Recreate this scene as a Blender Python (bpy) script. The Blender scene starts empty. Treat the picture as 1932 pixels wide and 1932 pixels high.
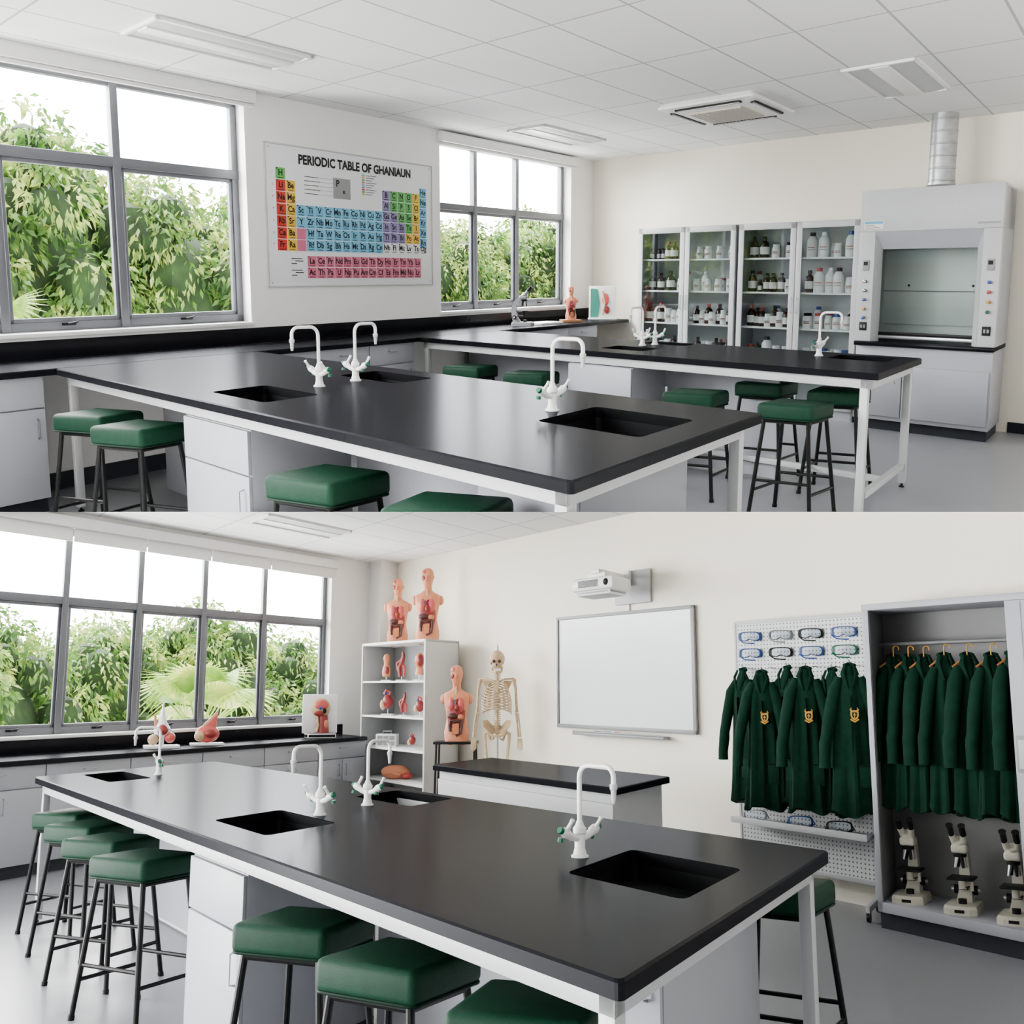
import bpy, bmesh, math, random
import numpy as np
from mathutils import Matrix, Vector, Euler
random.seed(7); rng=np.random.default_rng(5)
SC=bpy.context.scene; COL=SC.collection
# ---------------------------------------------------------------- materials
MC={}
def mat(name,col,rough=.5,metal=0,noise=.0,scale=6,bump=0,bscale=60,spec=.5,sheen=0):
    if name in MC: return MC[name]
    m=bpy.data.materials.new(name);m.use_nodes=True;nt=m.node_tree;N=nt.nodes;p=N["Principled BSDF"]
    p.inputs["Base Color"].default_value=(*col,1);p.inputs["Roughness"].default_value=rough
    p.inputs["Metallic"].default_value=metal;p.inputs["Specular IOR Level"].default_value=spec
    if sheen:p.inputs["Sheen Weight"].default_value=sheen
    tc=N.new("ShaderNodeTexCoord")
    if noise>0:
        t=N.new("ShaderNodeTexNoise");t.inputs["Scale"].default_value=scale;t.inputs["Detail"].default_value=4
        nt.links.new(tc.outputs["Object"],t.inputs["Vector"])
        r=N.new("ShaderNodeValToRGB");c0=[max(0,c*(1-noise)) for c in col];c1=[min(1,c*(1+noise)) for c in col]
        r.color_ramp.elements[0].position=.3;r.color_ramp.elements[1].position=.7
        r.color_ramp.elements[0].color=(*c0,1);r.color_ramp.elements[1].color=(*c1,1)
        nt.links.new(t.outputs["Fac"],r.inputs[0]);nt.links.new(r.outputs[0],p.inputs["Base Color"])
    if bump>0:
        t=N.new("ShaderNodeTexNoise");t.inputs["Scale"].default_value=bscale;t.inputs["Detail"].default_value=3
        nt.links.new(tc.outputs["Object"],t.inputs["Vector"])
        b=N.new("ShaderNodeBump");b.inputs["Strength"].default_value=bump;b.inputs["Distance"].default_value=.01
        nt.links.new(t.outputs["Fac"],b.inputs["Height"]);nt.links.new(b.outputs[0],p.inputs["Normal"])
    MC[name]=m;return m
def blackmat(name,col,rough,f0,f1,bump=.012):
    # matt black body with a thin satin reflection growing towards grazing angles
    m=bpy.data.materials.new(name);m.use_nodes=True;nt=m.node_tree;N=nt.nodes;L=nt.links
    N.remove(N["Principled BSDF"])
    d=N.new("ShaderNodeBsdfDiffuse");g=N.new("ShaderNodeBsdfGlossy");g.inputs["Roughness"].default_value=rough;g.inputs[0].default_value=(.93,.96,1,1)
    tc=N.new("ShaderNodeTexCoord");t=N.new("ShaderNodeTexNoise");t.inputs["Scale"].default_value=9;t.inputs["Detail"].default_value=6;L.new(tc.outputs["Object"],t.inputs["Vector"])
    r=N.new("ShaderNodeValToRGB");r.color_ramp.elements[0].color=(*[c*.75 for c in col],1);r.color_ramp.elements[1].color=(*[c*1.25 for c in col],1);L.new(t.outputs["Fac"],r.inputs[0]);L.new(r.outputs[0],d.inputs[0])
    t2=N.new("ShaderNodeTexNoise");t2.inputs["Scale"].default_value=90;L.new(tc.outputs["Object"],t2.inputs["Vector"])
    b=N.new("ShaderNodeBump");b.inputs["Strength"].default_value=bump;b.inputs["Distance"].default_value=.01;L.new(t2.outputs["Fac"],b.inputs["Height"]);L.new(b.outputs[0],g.inputs["Normal"])
    lw=N.new("ShaderNodeLayerWeight");lw.inputs[0].default_value=.5
    p=N.new("ShaderNodeMath");p.operation='POWER';p.inputs[1].default_value=3.5;L.new(lw.outputs["Facing"],p.inputs[0])
    a=N.new("ShaderNodeMath");a.operation='MULTIPLY_ADD';a.inputs[1].default_value=f1;a.inputs[2].default_value=f0;L.new(p.outputs[0],a.inputs[0])
    x=N.new("ShaderNodeMixShader");L.new(a.outputs[0],x.inputs[0]);L.new(d.outputs[0],x.inputs[1]);L.new(g.outputs[0],x.inputs[2]);L.new(x.outputs[0],N["Material Output"].inputs[0]);return m
WALL=mat("wall_paint",(.86,.85,.825),.85,noise=.012,scale=2)
CREAM=mat("wall_paint_cream",(.86,.81,.69),.85,noise=.012,scale=2)
FLOORM=mat("vinyl_floor",(.22,.23,.25),.33,noise=.05,scale=60,bump=.02,spec=.4)
WHITE=mat("white_enamel",(.76,.76,.75),.35,noise=.01)
STEELW=mat("white_steel_frame",(.44,.45,.455),.4,noise=.01)
CAB=mat("cabinet_laminate",(.32,.33,.36),.45,noise=.012,spec=.35)
CABIN=mat("cabinet_interior",(.45,.46,.47),.55,noise=.012)
LOCKIN=mat("cupboard_interior",(.16,.16,.16),.6,noise=.012,spec=.2)
PLINTH=mat("plinth_dark",(.015,.018,.024),.5,noise=.05,spec=.25)
TOP=blackmat("epoxy_resin_top",(.0045,.0045,.006),.22,.005,.105)
SINKM=blackmat("sink_black",(.0012,.0012,.0015),.5,.003,.03)
FRAME=mat("window_aluminium",(.11,.115,.13),.45,metal=.2,noise=.02)
BLIND=mat("blind_fabric",(.72,.71,.69),.8,noise=.02,scale=40)
GREENV=mat("green_vinyl",(.0028,.0255,.0125),.55,noise=.14,scale=30,bump=.12,bscale=260,spec=.12)
PIPING=mat("green_piping",(.0015,.012,.006),.5,noise=.1,spec=.1)
BLACKM=mat("black_powdercoat",(.002,.002,.0024),.4,noise=.1,spec=.15)
CHROME=mat("brushed_steel",(.40,.41,.42),.3,metal=.9,noise=.03)
GREY=mat("grey_plastic",(.22,.225,.235),.45,noise=.02,spec=.35)
LGREY=mat("light_grey_plastic",(.43,.44,.445),.45,noise=.02,spec=.35)
GTIP=mat("green_plastic",(.0,.085,.038),.35,noise=.05,spec=.3)
GALV=mat("galvanised_duct",(.36,.37,.38),.35,metal=.8,noise=.18,scale=14)
BROWNG=mat("amber_glass",(.022,.005,.002),.12,noise=.1,spec=.4)
LABELM=mat("paper_label",(.70,.69,.66),.7,noise=.03)
WPLA=mat("white_plastic",(.72,.73,.73),.4,noise=.02)
BLUEP=mat("blue_plastic",(.008,.045,.24),.4,noise=.03)
REDP=mat("red_plastic",(.32,.008,.006),.4,noise=.03)
YELP=mat("yellow_plastic",(.58,.24,.008),.4,noise=.03)
SKIN=mat("model_skin",(.58,.21,.11),.5,noise=.06,scale=12,spec=.3)
BONE=mat("model_bone",(.46,.33,.19),.55,noise=.14,scale=25,spec=.3)
ORED=mat("model_red",(.20,.009,.008),.4,noise=.2,scale=25)
OPINK=mat("model_pink",(.46,.065,.055),.4,noise=.12,scale=25)
OTAN=mat("model_tan",(.50,.16,.065),.45,noise=.1,scale=25)
OBRN=mat("model_brown",(.05,.008,.004),.4,noise=.1)
OBLU=mat("model_blue",(.02,.045,.2),.4,noise=.1)
COATM=mat("green_cotton",(.0014,.019,.0098),.85,noise=.18,scale=20,bump=.2,bscale=30,spec=.1)
COATD=mat("green_cotton_dark",(.0008,.009,.0045),.85,noise=.1,spec=.1)
GOLD=mat("crest_gold",(.55,.28,.02),.5,noise=.05)
WBM=mat("whiteboard_surface",(.74,.76,.79),.25,noise=.006)
BLK=mat("ink_black",(.004,.004,.004),.6,noise=.05,spec=.2)
WOOD=mat("hanger_wood",(.28,.12,.03),.5,noise=.1)
TILEM={}
for n,c in dict(gr=(.10,.36,.09),rd=(.50,.035,.022),yl=(.70,.43,.035),bl=(.13,.40,.58),pu=(.23,.19,.38),pk=(.53,.13,.21)).items():
    TILEM[n]=mat("poster_ink_"+n,c,.6,noise=.02,spec=.2)
POSTER=mat("poster_paper",(.74,.75,.77),.4,noise=.01)
def glassmat(name,tint,fac):
    m=bpy.data.materials.new(name);m.use_nodes=True;nt=m.node_tree;N=nt.nodes
    N.remove(N["Principled BSDF"]);o=N["Material Output"]
    t=N.new("ShaderNodeBsdfTransparent");t.inputs[0].default_value=(*tint,1)
    g=N.new("ShaderNodeBsdfGlossy");g.inputs["Roughness"].default_value=.03
    lw=N.new("ShaderNodeLayerWeight");lw.inputs[0].default_value=.25
    ml=N.new("ShaderNodeMath");ml.operation='MULTIPLY_ADD';ml.inputs[1].default_value=fac;ml.inputs[2].default_value=.02
    nt.links.new(lw.outputs["Fresnel"],ml.inputs[0])
    x=N.new("ShaderNodeMixShader");nt.links.new(ml.outputs[0],x.inputs[0]);nt.links.new(t.outputs[0],x.inputs[1]);nt.links.new(g.outputs[0],x.inputs[2])
    nt.links.new(x.outputs[0],o.inputs[0]);return m
GLASS=glassmat("clear_glass",(.90,.93,.93),.5)
SASHG=glassmat("sash_glass",(.85,.89,.88),.12)
LENSB=glassmat("goggle_lens",(.80,.88,.95),.5)
def ceilmat():
    m=bpy.data.materials.new("ceiling_tiles");m.use_nodes=True;nt=m.node_tree;N=nt.nodes;p=N["Principled BSDF"]
    p.inputs["Roughness"].default_value=.9
    uv=N.new("ShaderNodeUVMap");uv.uv_map="ab"
    b=N.new("ShaderNodeTexBrick");b.offset=0;b.squash=1
    b.inputs["Color1"].default_value=(.78,.78,.78,1);b.inputs["Color2"].default_value=(.74,.74,.74,1);b.inputs["Mortar"].default_value=(.36,.36,.36,1)
    b.inputs["Scale"].default_value=1;b.inputs["Mortar Size"].default_value=.008;b.inputs["Brick Width"].default_value=1.17;b.inputs["Row Height"].default_value=.57
    b.inputs["Mortar Smooth"].default_value=.0
    nt.links.new(uv.outputs[0],b.inputs["Vector"]);nt.links.new(b.outputs["Color"],p.inputs["Base Color"])
    bu=N.new("ShaderNodeBump");bu.inputs["Strength"].default_value=.5;bu.inputs["Distance"].default_value=.01
    nt.links.new(b.outputs["Fac"],bu.inputs["Height"]);nt.links.new(bu.outputs[0],p.inputs["Normal"]);return m
CEILM=ceilmat()
def pegmat():
    m=bpy.data.materials.new("pegboard_holes");m.use_nodes=True;nt=m.node_tree;N=nt.nodes;p=N["Principled BSDF"]
    uv=N.new("ShaderNodeUVMap");uv.uv_map="ab"
    s=N.new("ShaderNodeVectorMath");s.operation='SCALE';s.inputs["Scale"].default_value=34
    f=N.new("ShaderNodeVectorMath");f.operation='FRACTION'
    d=N.new("ShaderNodeVectorMath");d.operation='DISTANCE';d.inputs[1].default_value=(.5,.5,0)
    c=N.new("ShaderNodeMath");c.operation='LESS_THAN';c.inputs[1].default_value=.2
    x=N.new("ShaderNodeMix");x.data_type='RGBA';x.inputs[6].default_value=(.52,.53,.54,1);x.inputs[7].default_value=(.08,.09,.1,1)
    L=nt.links;L.new(uv.outputs[0],s.inputs[0]);L.new(s.outputs[0],f.inputs[0]);L.new(f.outputs[0],d.inputs[0]);L.new(d.outputs["Value"],c.inputs[0]);L.new(c.outputs[0],x.inputs[0]);L.new(x.outputs[2],p.inputs["Base Color"]);return m
PEGM=pegmat()
def leafmat(name,cs):
    m=bpy.data.materials.new(name);m.use_nodes=True;nt=m.node_tree;N=nt.nodes;p=N["Principled BSDF"];L=nt.links
    tc=N.new("ShaderNodeTexCoord");t=N.new("ShaderNodeTexNoise");t.inputs["Scale"].default_value=2.6;t.inputs["Detail"].default_value=8
    r=N.new("ShaderNodeValToRGB");e=r.color_ramp.elements;e[0].position=.36;e[0].color=(*cs[0],1);e[1].position=.62;e[1].color=(*cs[2],1)
    k=e.new(.5);k.color=(*cs[1],1)
    L.new(tc.outputs["Object"],t.inputs["Vector"]);L.new(t.outputs["Fac"],r.inputs[0]);L.new(r.outputs[0],p.inputs["Base Color"])
    p.inputs["Roughness"].default_value=.5
    tr=N.new("ShaderNodeBsdfTranslucent");L.new(r.outputs[0],tr.inputs[0])
    x=N.new("ShaderNodeMixShader");x.inputs[0].default_value=.35
    L.new(p.outputs[0],x.inputs[1]);L.new(tr.outputs[0],x.inputs[2]);L.new(x.outputs[0],N["Material Output"].inputs[0]);return m
LEAF=leafmat("mango_leaves",((.028,.085,.012),(.11,.23,.032),(.42,.50,.11)))
PALML=leafmat("palm_leaves",((.12,.26,.02),(.28,.44,.06),(.5,.55,.12)))
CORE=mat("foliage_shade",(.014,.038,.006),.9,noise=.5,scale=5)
BARK=mat("bark",(.12,.08,.05),.9,noise=.3,scale=20,bump=.4)
# ---------------------------------------------------------------- rooms
f=2200.;k=389/f;LL=math.sqrt(1+k*k);EYE=1.47
f0=1600.;k0=389/f0;L0=math.sqrt(1+k0*k0)
SX=LL/L0;SY=(f/f0)*(LL*LL)/(L0*L0)
class Room: pass
def mkroom(up):
    R=Room();s=1 if up else -1
    Yp=Vector((0,1,s*k))/LL;n=Vector((0,-s*k,1))/LL
    R.M=Matrix(((1,0,0,0),(0,Yp.y,n.y,0),(0,Yp.z,n.z,0),(0,0,0,1)))
    R.M.translation=-EYE*n
    A,Bx=((2180,-712) if up else (2058,-335))
    def d(px): return Vector(((px-966)/f0,L0,0)).normalized()
    u=d(A);w=-d(Bx)
    R.u=Vector((u.x*SX,u.y*SY,0));R.w=Vector((w.x*SX,w.y*SY,0))
    R.K=Matrix(((R.u.x,R.w.x,0),(R.u.y,R.w.y,0),(0,0,1)));R.off=Vector((0,-.57*s*(k-SY*k0),0));R.obs=[];R.warp=None
    return R
R=None
def pos(v):
    v=Vector(v)
    if R.warp: v=R.warp(v)
    return R.K@v+R.off
LOC={}
class B:
    def __init__(s): s.bm=bmesh.new();s.ms=[]
    def mi(s,m):
        if m not in s.ms:s.ms.append(m)
        return s.ms.index(m)
    def _f(s,vs,i):
        try:
            q=s.bm.faces.new(vs);q.material_index=i;return q
        except ValueError: return None
    def box(s,x0,x1,y0,y1,z0,z1,m,bev=0,seg=2):
        i=s.mi(m);x0,x1=sorted((x0,x1));y0,y1=sorted((y0,y1));z0,z1=sorted((z0,z1))
        vs=[s.bm.verts.new((x,y,z)) for x in(x0,x1) for y in(y0,y1) for z in(z0,z1)]
        fs=[s._f([vs[j] for j in q],i) for q in((0,1,3,2),(4,6,7,5),(0,4,5,1),(2,3,7,6),(0,2,6,4),(1,5,7,3))]
        if bev>0:
            es=list({e for q in fs for e in q.edges})
            bev=min(bev,(x1-x0)*.45,(y1-y0)*.45,(z1-z0)*.45)
            bmesh.ops.bevel(s.bm,geom=es,offset=bev,segments=seg,profile=.5,affect='EDGES',clamp_overlap=True)
        return s
    def loft(s,rings,m,caps=True,close=True):
        i=s.mi(m);V=[[s.bm.verts.new(p) for p in r] for r in rings];n=len(rings[0])
        for a,b in zip(V,V[1:]):
            for j in range(n if close else n-1):
                s._f((a[j],a[(j+1)%n],b[(j+1)%n],b[j]),i)
        if caps and close: s._f(V[0][::-1],i);s._f(V[-1],i)
        return s
    def tube(s,pts,r,m,n=8,caps=True,flat=1):
        pts=[Vector(p) for p in pts];rs=r if isinstance(r,(list,tuple)) else [r]*len(pts);rings=[]
        up=None
        for j,p in enumerate(pts):
            t=(pts[min(j+1,len(pts)-1)]-pts[max(j-1,0)]).normalized()
            if up is None:
                up=Vector((0,0,1)) if abs(t.z)<.9 else Vector((1,0,0))
            x=t.cross(up).normalized();y=x.cross(t).normalized();up=y
            rings.append([p+x*math.cos(2*math.pi*q/n)*rs[j]+y*math.sin(2*math.pi*q/n)*rs[j]*flat for q in range(n)])
        return s.loft(rings,m,caps)
    def lathe(s,prof,m,c=(0,0,0),n=16,sx=1,sy=1):
        c=Vector(c)
        return s.loft([[c+Vector((r*sx*math.cos(2*math.pi*q/n),r*sy*math.sin(2*math.pi*q/n),z)) for q in range(n)] for r,z in prof],m)
    def ell(s,c,r,m,n=12,rot=None):
        c=Vector(c);rings=[];h=n//2+1
        for a in range(h+1):
            th=math.pi*(.03+.94*a/h);rg=[]
            for q in range(n):
                v=Vector((r[0]*math.sin(th)*math.cos(2*math.pi*q/n),r[1]*math.sin(th)*math.sin(2*math.pi*q/n),-r[2]*math.cos(th)))
                if rot: v=rot@v
                rg.append(c+v)
            rings.append(rg)
        return s.loft(rings,m)
    def poly(s,pts,m):
        s._f([s.bm.verts.new(p) for p in pts],s.mi(m));return s
    def slab(s,out,holes,z0,z1,m,c=.006):
        i=s.mi(m);bm=s.bm
        cx=sum(p[0] for p in out)/len(out);cy=sum(p[1] for p in out)/len(out)
        ins=[(x-math.copysign(c,x-cx),y-math.copysign(c,y-cy)) for x,y in out]
        def loop(o,z): return [bm.verts.new((x,y,z)) for x,y in o]
        T=loop(ins,z1);HT=[loop(h,z1) for h in holes]
        es=[]
        for l in [T]+HT: es+= [bm.edges.new((l[j],l[(j+1)%len(l)])) for j in range(len(l))]
        ret=bmesh.ops.triangle_fill(bm,use_beauty=True,edges=es)
        for g in ret['geom']:
            if isinstance(g,bmesh.types.BMFace): g.material_index=i
        M1=loop(out,z1-c);B1=loop(out,z0)
        for a,b in((T,M1),(M1,B1)):
            for j in range(len(a)): s._f((a[j],a[(j+1)%len(a)],b[(j+1)%len(a)],b[j]),i)
        for a in HT:
            b=[bm.verts.new((v.co.x,v.co.y,z0)) for v in a]
            for j in range(len(a)): s._f((a[j],b[j],b[(j+1)%len(a)],a[(j+1)%len(a)]),i)
        if not holes: s._f(B1[::-1],i)
        return s
    def mesh(s,me,mx,m):
        i=s.mi(m);vs=[s.bm.verts.new(mx@v.co) for v in me.vertices]
        for p in me.polygons: s._f([vs[j] for j in p.vertices],i)
        return s
def rr(x0,x1,y0,y1,r,n=4):
    o=[]
    for cx,cy,a0 in((x1-r,y1-r,0),(x0+r,y1-r,90),(x0+r,y0+r,180),(x1-r,y0+r,270)):
        for j in range(n+1):
            a=math.radians(a0+90*j/n);o.append((cx+r*math.cos(a),cy+r*math.sin(a)))
    return o
TX={}
def txt(s_,off=.028):
    if s_ in TX: return TX[s_]
    c=bpy.data.curves.new("t",'FONT');c.body=s_;c.size=1;c.align_x='CENTER';c.align_y='CENTER';c.resolution_u=3;c.offset=off
    o=bpy.data.objects.new("t",c);COL.objects.link(o)
    me=bpy.data.meshes.new_from_object(o.evaluated_get(bpy.context.evaluated_depsgraph_get()))
    bpy.data.objects.remove(o);TX[s_]=me;return me
def meta(o,label,cat,group,kind):
    if label:o["label"]=label
    if cat:o["category"]=cat
    if group:o["group"]=group
    if kind:o["kind"]=kind
def facerot(face):
    if face is None: return Matrix.Identity(4)
    fv=(R.u*face[0]+R.w*face[1]);return Matrix.Rotation(math.atan2(fv.y,fv.x)+math.pi/2,4,'Z')
def base(loc,face=None,scale=1):
    return R.M@Matrix.Translation(pos(loc))@facerot(face)@Matrix.Scale(scale,4)
def empty(name,loc,label,cat,face=None,group=None,scale=1):
    o=bpy.data.objects.new(name,None);o.empty_display_size=.1;o.matrix_basis=base(loc,face,scale)
    COL.objects.link(o);meta(o,label,cat,group,None);LOC[o]=Vector(loc);R.obs.append(o);return o
def mk(b,name,parent=None,loc=None,sk=True,face=None,label=None,cat=None,group=None,kind=None,uv=None,scale=1,flat=False):
    me=bpy.data.meshes.new(name)
    if loc is None: loc=LOC[parent] if parent is not None else Vector((0,0,0))
    if uv:
        l=b.bm.loops.layers.uv.new("ab")
        for q in b.bm.faces:
            for lp in q.loops: lp[l].uv=uv(lp.vert.co)
    if sk:
        o0=pos(loc)
        for v in b.bm.verts: v.co=pos(v.co)-o0
    bmesh.ops.recalc_face_normals(b.bm,faces=b.bm.faces)
    b.bm.to_mesh(me);b.bm.free()
    for m in b.ms: me.materials.append(m)
    if not flat:
        me.polygons.foreach_set("use_smooth",[True]*len(me.polygons));me.set_sharp_from_angle(angle=math.radians(34))
    o=bpy.data.objects.new(name,me);COL.objects.link(o);R.obs.append(o);LOC[o]=Vector(loc)
    if parent is not None: o.parent=parent
    else: o.matrix_basis=base(loc,face if not sk else None,scale)
    meta(o,label,cat,group,kind);return o
def dup(t,loc,face=None,label=None,group=None,scale=1):
    c=t.copy();COL.objects.link(c);c.matrix_basis=base(loc,face,scale);R.obs.append(c)
    if label:c["label"]=label
    if group:c["group"]=group
    def rec(s_,d):
        for ch in list(s_.children):
            q=ch.copy();q.parent=d;COL.objects.link(q);R.obs.append(q);rec(ch,q)
    rec(t,c);return c
# ---------------------------------------------------------------- mapped front helper
class F:
    def __init__(s,ax,fr): s.ax=ax;s.fr=fr
    def p(s,x,d,z): return (x,s.fr-d,z) if s.ax=='b' else (s.fr+d,x,z)
    def box(s,b,x0,x1,d0,d1,z0,z1,m,bev=0):
        p=s.p(x0,d0,z0);q=s.p(x1,d1,z1);b.box(p[0],q[0],p[1],q[1],z0,z1,m,bev)
def handle(Fr,x,z,parent,vert=True,l=.12):
    b=B();
    if vert: pts=[Fr.p(x,-.02,z-l/2),Fr.p(x,-.045,z-l/2+.008),Fr.p(x,-.045,z+l/2-.008),Fr.p(x,-.02,z+l/2)]
    else: pts=[Fr.p(x-l/2,-.02,z),Fr.p(x-l/2+.008,-.045,z),Fr.p(x+l/2-.008,-.045,z),Fr.p(x+l/2,-.02,z)]
    b.tube(pts,.005,CHROME,8);mk(b,"handle",parent,loc=LOC[parent])
def cabinet(ax,fr,x0,x1,depth,z0,z1,lay,label,cat="cabinet",name="base_cabinet",group=None,plinth=.1):
    Fr=F(ax,fr);root=empty(name,Fr.p((x0+x1)/2,depth/2,0),label,cat,group=group)
    b=B();Fr.box(b,x0+.002,x1-.002,0,depth,z0+plinth,z1,CAB,.002)
    mk(b,"body",root)
    if plinth:
        b=B();Fr.box(b,x0+.002,x1-.002,.05,depth,z0,z0+plinth,PLINTH);mk(b,"plinth",root)
    for kind,a0,a1,c0,c1,h in lay:
        w=x1-x0;b=B();xa=x0+w*a0+.004;xb=x0+w*a1-.004;zc=z0+plinth+(z1-z0-plinth)*c0+.004;zd=z0+plinth+(z1-z0-plinth)*c1-.004
        Fr.box(b,xa,xb,-.02,0,zc,zd,CAB,.003);d=mk(b,kind,root)
        if h=='h': handle(Fr,(xa+xb)/2,zd-.06,d,False)
        elif h=='l': handle(Fr,xa+.05,zd-.12,d)
        elif h=='r': handle(Fr,xb-.05,zd-.12,d)
    return root
DD=[('drawer',0,1,.76,1,'h'),('door',0,.5,0,.76,'r'),('door',.5,1,0,.76,'l')]
D1=[('drawer',0,1,.74,1,''),('door',0,1,0,.74,'r')]
# ---------------------------------------------------------------- kinds
def stool(loc,face,label,group,scale):
    root=empty("lab_stool",loc,label,"stool",face=face,group=group,scale=scale)
    h=.168;q0=.132
    b=B();b.box(-h,h,-h,h,.572,.665,GREENV,.024,4)
    b.tube([(x,y,.577) for x,y in rr(-h+.003,h-.003,-h+.003,h-.003,.028,4)+[(h-.003,h-.031)]],.0045,PIPING,6)
    mk(b,"seat",root,sk=False)
    b=B()
    for s in(-1,1):
        b.tube([(s*q0,-q0,.562),(s*q0,q0,.562)],.011,BLACKM);b.tube([(-q0,s*q0,.562),(q0,s*q0,.562)],.011,BLACKM)
    mk(b,"seat_frame",root,sk=False)
    def at(z): return q0+.055*(.567-z)/.567
    for sx in(-1,1):
        for sy in(-1,1):
            b=B();b.tube([(sx*q0,sy*q0,.571),(sx*at(.01),sy*at(.01),.01)],.012,BLACKM,10)
            b.tube([(sx*at(.02),sy*at(.02),.02),(sx*at(0),sy*at(0),0)],.015,BLACKM,10);mk(b,"leg",root,sk=False)
    b=B()
    for z,q in((.22,0),(.16,1)):
        r=at(z)
        for s in(-1,1):
            b.tube([(s*r,-r,z),(s*r,r,z)] if q else [(-r,s*r,z),(r,s*r,z)],.009,BLACKM)
    mk(b,"footrest",root,sk=False);return root
def faucet(loc,face,label,group):
    root=empty("lab_faucet",loc,label,"faucet",face=face,group=group)
    b=B();b.lathe([(.030,0),(.030,.006),(.023,.01),(.021,.02),(.018,.03),(.018,.075),(.023,.08),(.023,.095),(.015,.105),(.010,.12)],WHITE)
    for s in(-1,1): b.tube([(0,0,.06),(s*.04,0,.068),(s*.065,0,.082)],[.013,.012,.015],WHITE,10)
    mk(b,"body",root,sk=False)
    b=B();pts=[(0,0,.10),(0,0,.26)]
    for j in range(1,7):
        a=math.pi/2*j/6;pts.append((0,-.045*(1-math.cos(a)),.26+.045*math.sin(a)))
    pts.append((0,-.12,.305))
    for j in range(1,7):
        a=math.pi/2*j/6;pts.append((0,-.12-.035*math.sin(a),.270+.035*math.cos(a)))
    pts+=[(0,-.155,.24)];b.tube(pts,.0085,WHITE,10)
    b.tube([(0,-.155,.248),(0,-.155,.232),(0,-.155,.23),(0,-.155,.205),(0,-.155,.19)],[.013,.013,.010,.008,.006],LGREY,10)
    mk(b,"spout",root,sk=False)
    for s in(-1,1):
        b=B();b.tube([(s*.06,0,.08),(s*.075,0,.087),(s*.09,-.0,.093)],[.016,.017,.012],WHITE,10)
        b.tube([(s*.088,0,.092),(s*.1,0,.097)],[.013,.011],GTIP,10)
        b.tube([(s*.073,-.002,.085),(s*.073,-.027,.118),(s*.073,-.036,.13)],[.008,.006,.008],WHITE,8)
        b.tube([(s*.075,.016,.068),(s*.075,.018,.055)],[.010,.012],GTIP,8)
        mk(b,"valve_handle",root,sk=False)
    return root
def sink(a0,a1,b0,b1,z=.9):
    b=B();d=.098;o=rr(a0,a1,b0,b1,.035,5);i=rr(a0+.012,a1-.012,b0+.012,b1-.012,.04,5)
    def R_(o,z): return [(x,y,z) for x,y in o]
    o2=rr(a0-.004,a1+.004,b0-.004,b1+.004,.037,5)
    b.loft([R_(o2,z-.042),R_(o,z-.042),R_(i,z-d),R_(rr(a0+.05,a1-.05,b0+.05,b1-.05,.03,5),z-d-.006)],SINKM,False)
    b.poly(R_(rr(a0+.05,a1-.05,b0+.05,b1-.05,.03,5),z-d-.006),SINKM)
    o3=rr(a0+.0015,a1-.0015,b0+.0015,b1-.0015,.035,5);b.loft([R_(o3,z-.004),R_(o3,z-.043)],SINKM,False)
    root=empty("lab_sink",((a0+a1)/2,(b0+b1)/2,z-.105),"black rectangular undermount basin set in the dark bench top","sink",group="black basins in the bench tops")
    mk(b,"basin",root)
    b=B();c=((a0+a1)/2,(b0+b1)/2,z-d-.005);b.lathe([(.03,0),(.03,.003),(.02,.004),(.01,.002)],BLACKM,c);mk(b,"drain",root)
def worktop(a0,a1,b0,b1,sinks,label,z=.9,t=.04,name="worktop"):
    b=B();out=rr(a0,a1,b0,b1,.018,3)
    b.slab(out,[rr(*s,.035,5) for s in sinks],z-t,z,TOP);mk(b,name,loc=((a0+a1)/2,(b0+b1)/2,z-t),label=label,cat="worktop",flat=True)
    for s in sinks: sink(*s,z=z)
def frame(a0,a1,b0,b1,label,legs,low=True,z=.86):
    root=empty("table_frame",((a0+a1)/2,(b0+b1)/2,0),label,"table frame")
    b=B();r=.05
    b.box(a0,a0+.03,b0,b1,z-.06,z,STEELW,.002);b.box(a1-.03,a1,b0,b1,z-.06,z,STEELW,.002);b.box(a0,a1,b1-.03,b1,z-.06,z,STEELW,.002);b.box(a0,a1,b0,b0+.03,z-.06,z,STEELW,.002)
    mk(b,"apron",root)
    for x,y in legs:
        b=B();b.box(x,x+r,y,y+r,.03,z,STEELW,.004);b.lathe([(.02,0),(.02,.008),(.008,.012),(.008,.03)],BLACKM,(x+r/2,y+r/2,0),n=12);mk(b,"leg",root)
    if low:
        b=B();b.box(a0+r,a1-r,b1-r,b1-.01,.13,.17,STEELW,.003)
        b.box((a0+a1)/2-.02,(a0+a1)/2+.02,b1-1.4,b1-r,.13,.17,STEELW,.003);mk(b,"stretcher",root)
    return root
def wallwin(a0,a1,z0,z1,b,holes,m,t=.25,name="wall_left"):
    bb=B();x=a0
    for h in sorted(holes):
        bb.box(x,h[0],b-t,b,z0,z1,m);bb.box(h[0],h[1],b-t,b,z0,h[2],m);bb.box(h[0],h[1],b-t,b,h[3],z1,m);x=h[1]
    bb.box(x,a1,b-t,b,z0,z1,m);return mk(bb,name,loc=(a0,b,0),kind="structure")
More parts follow.
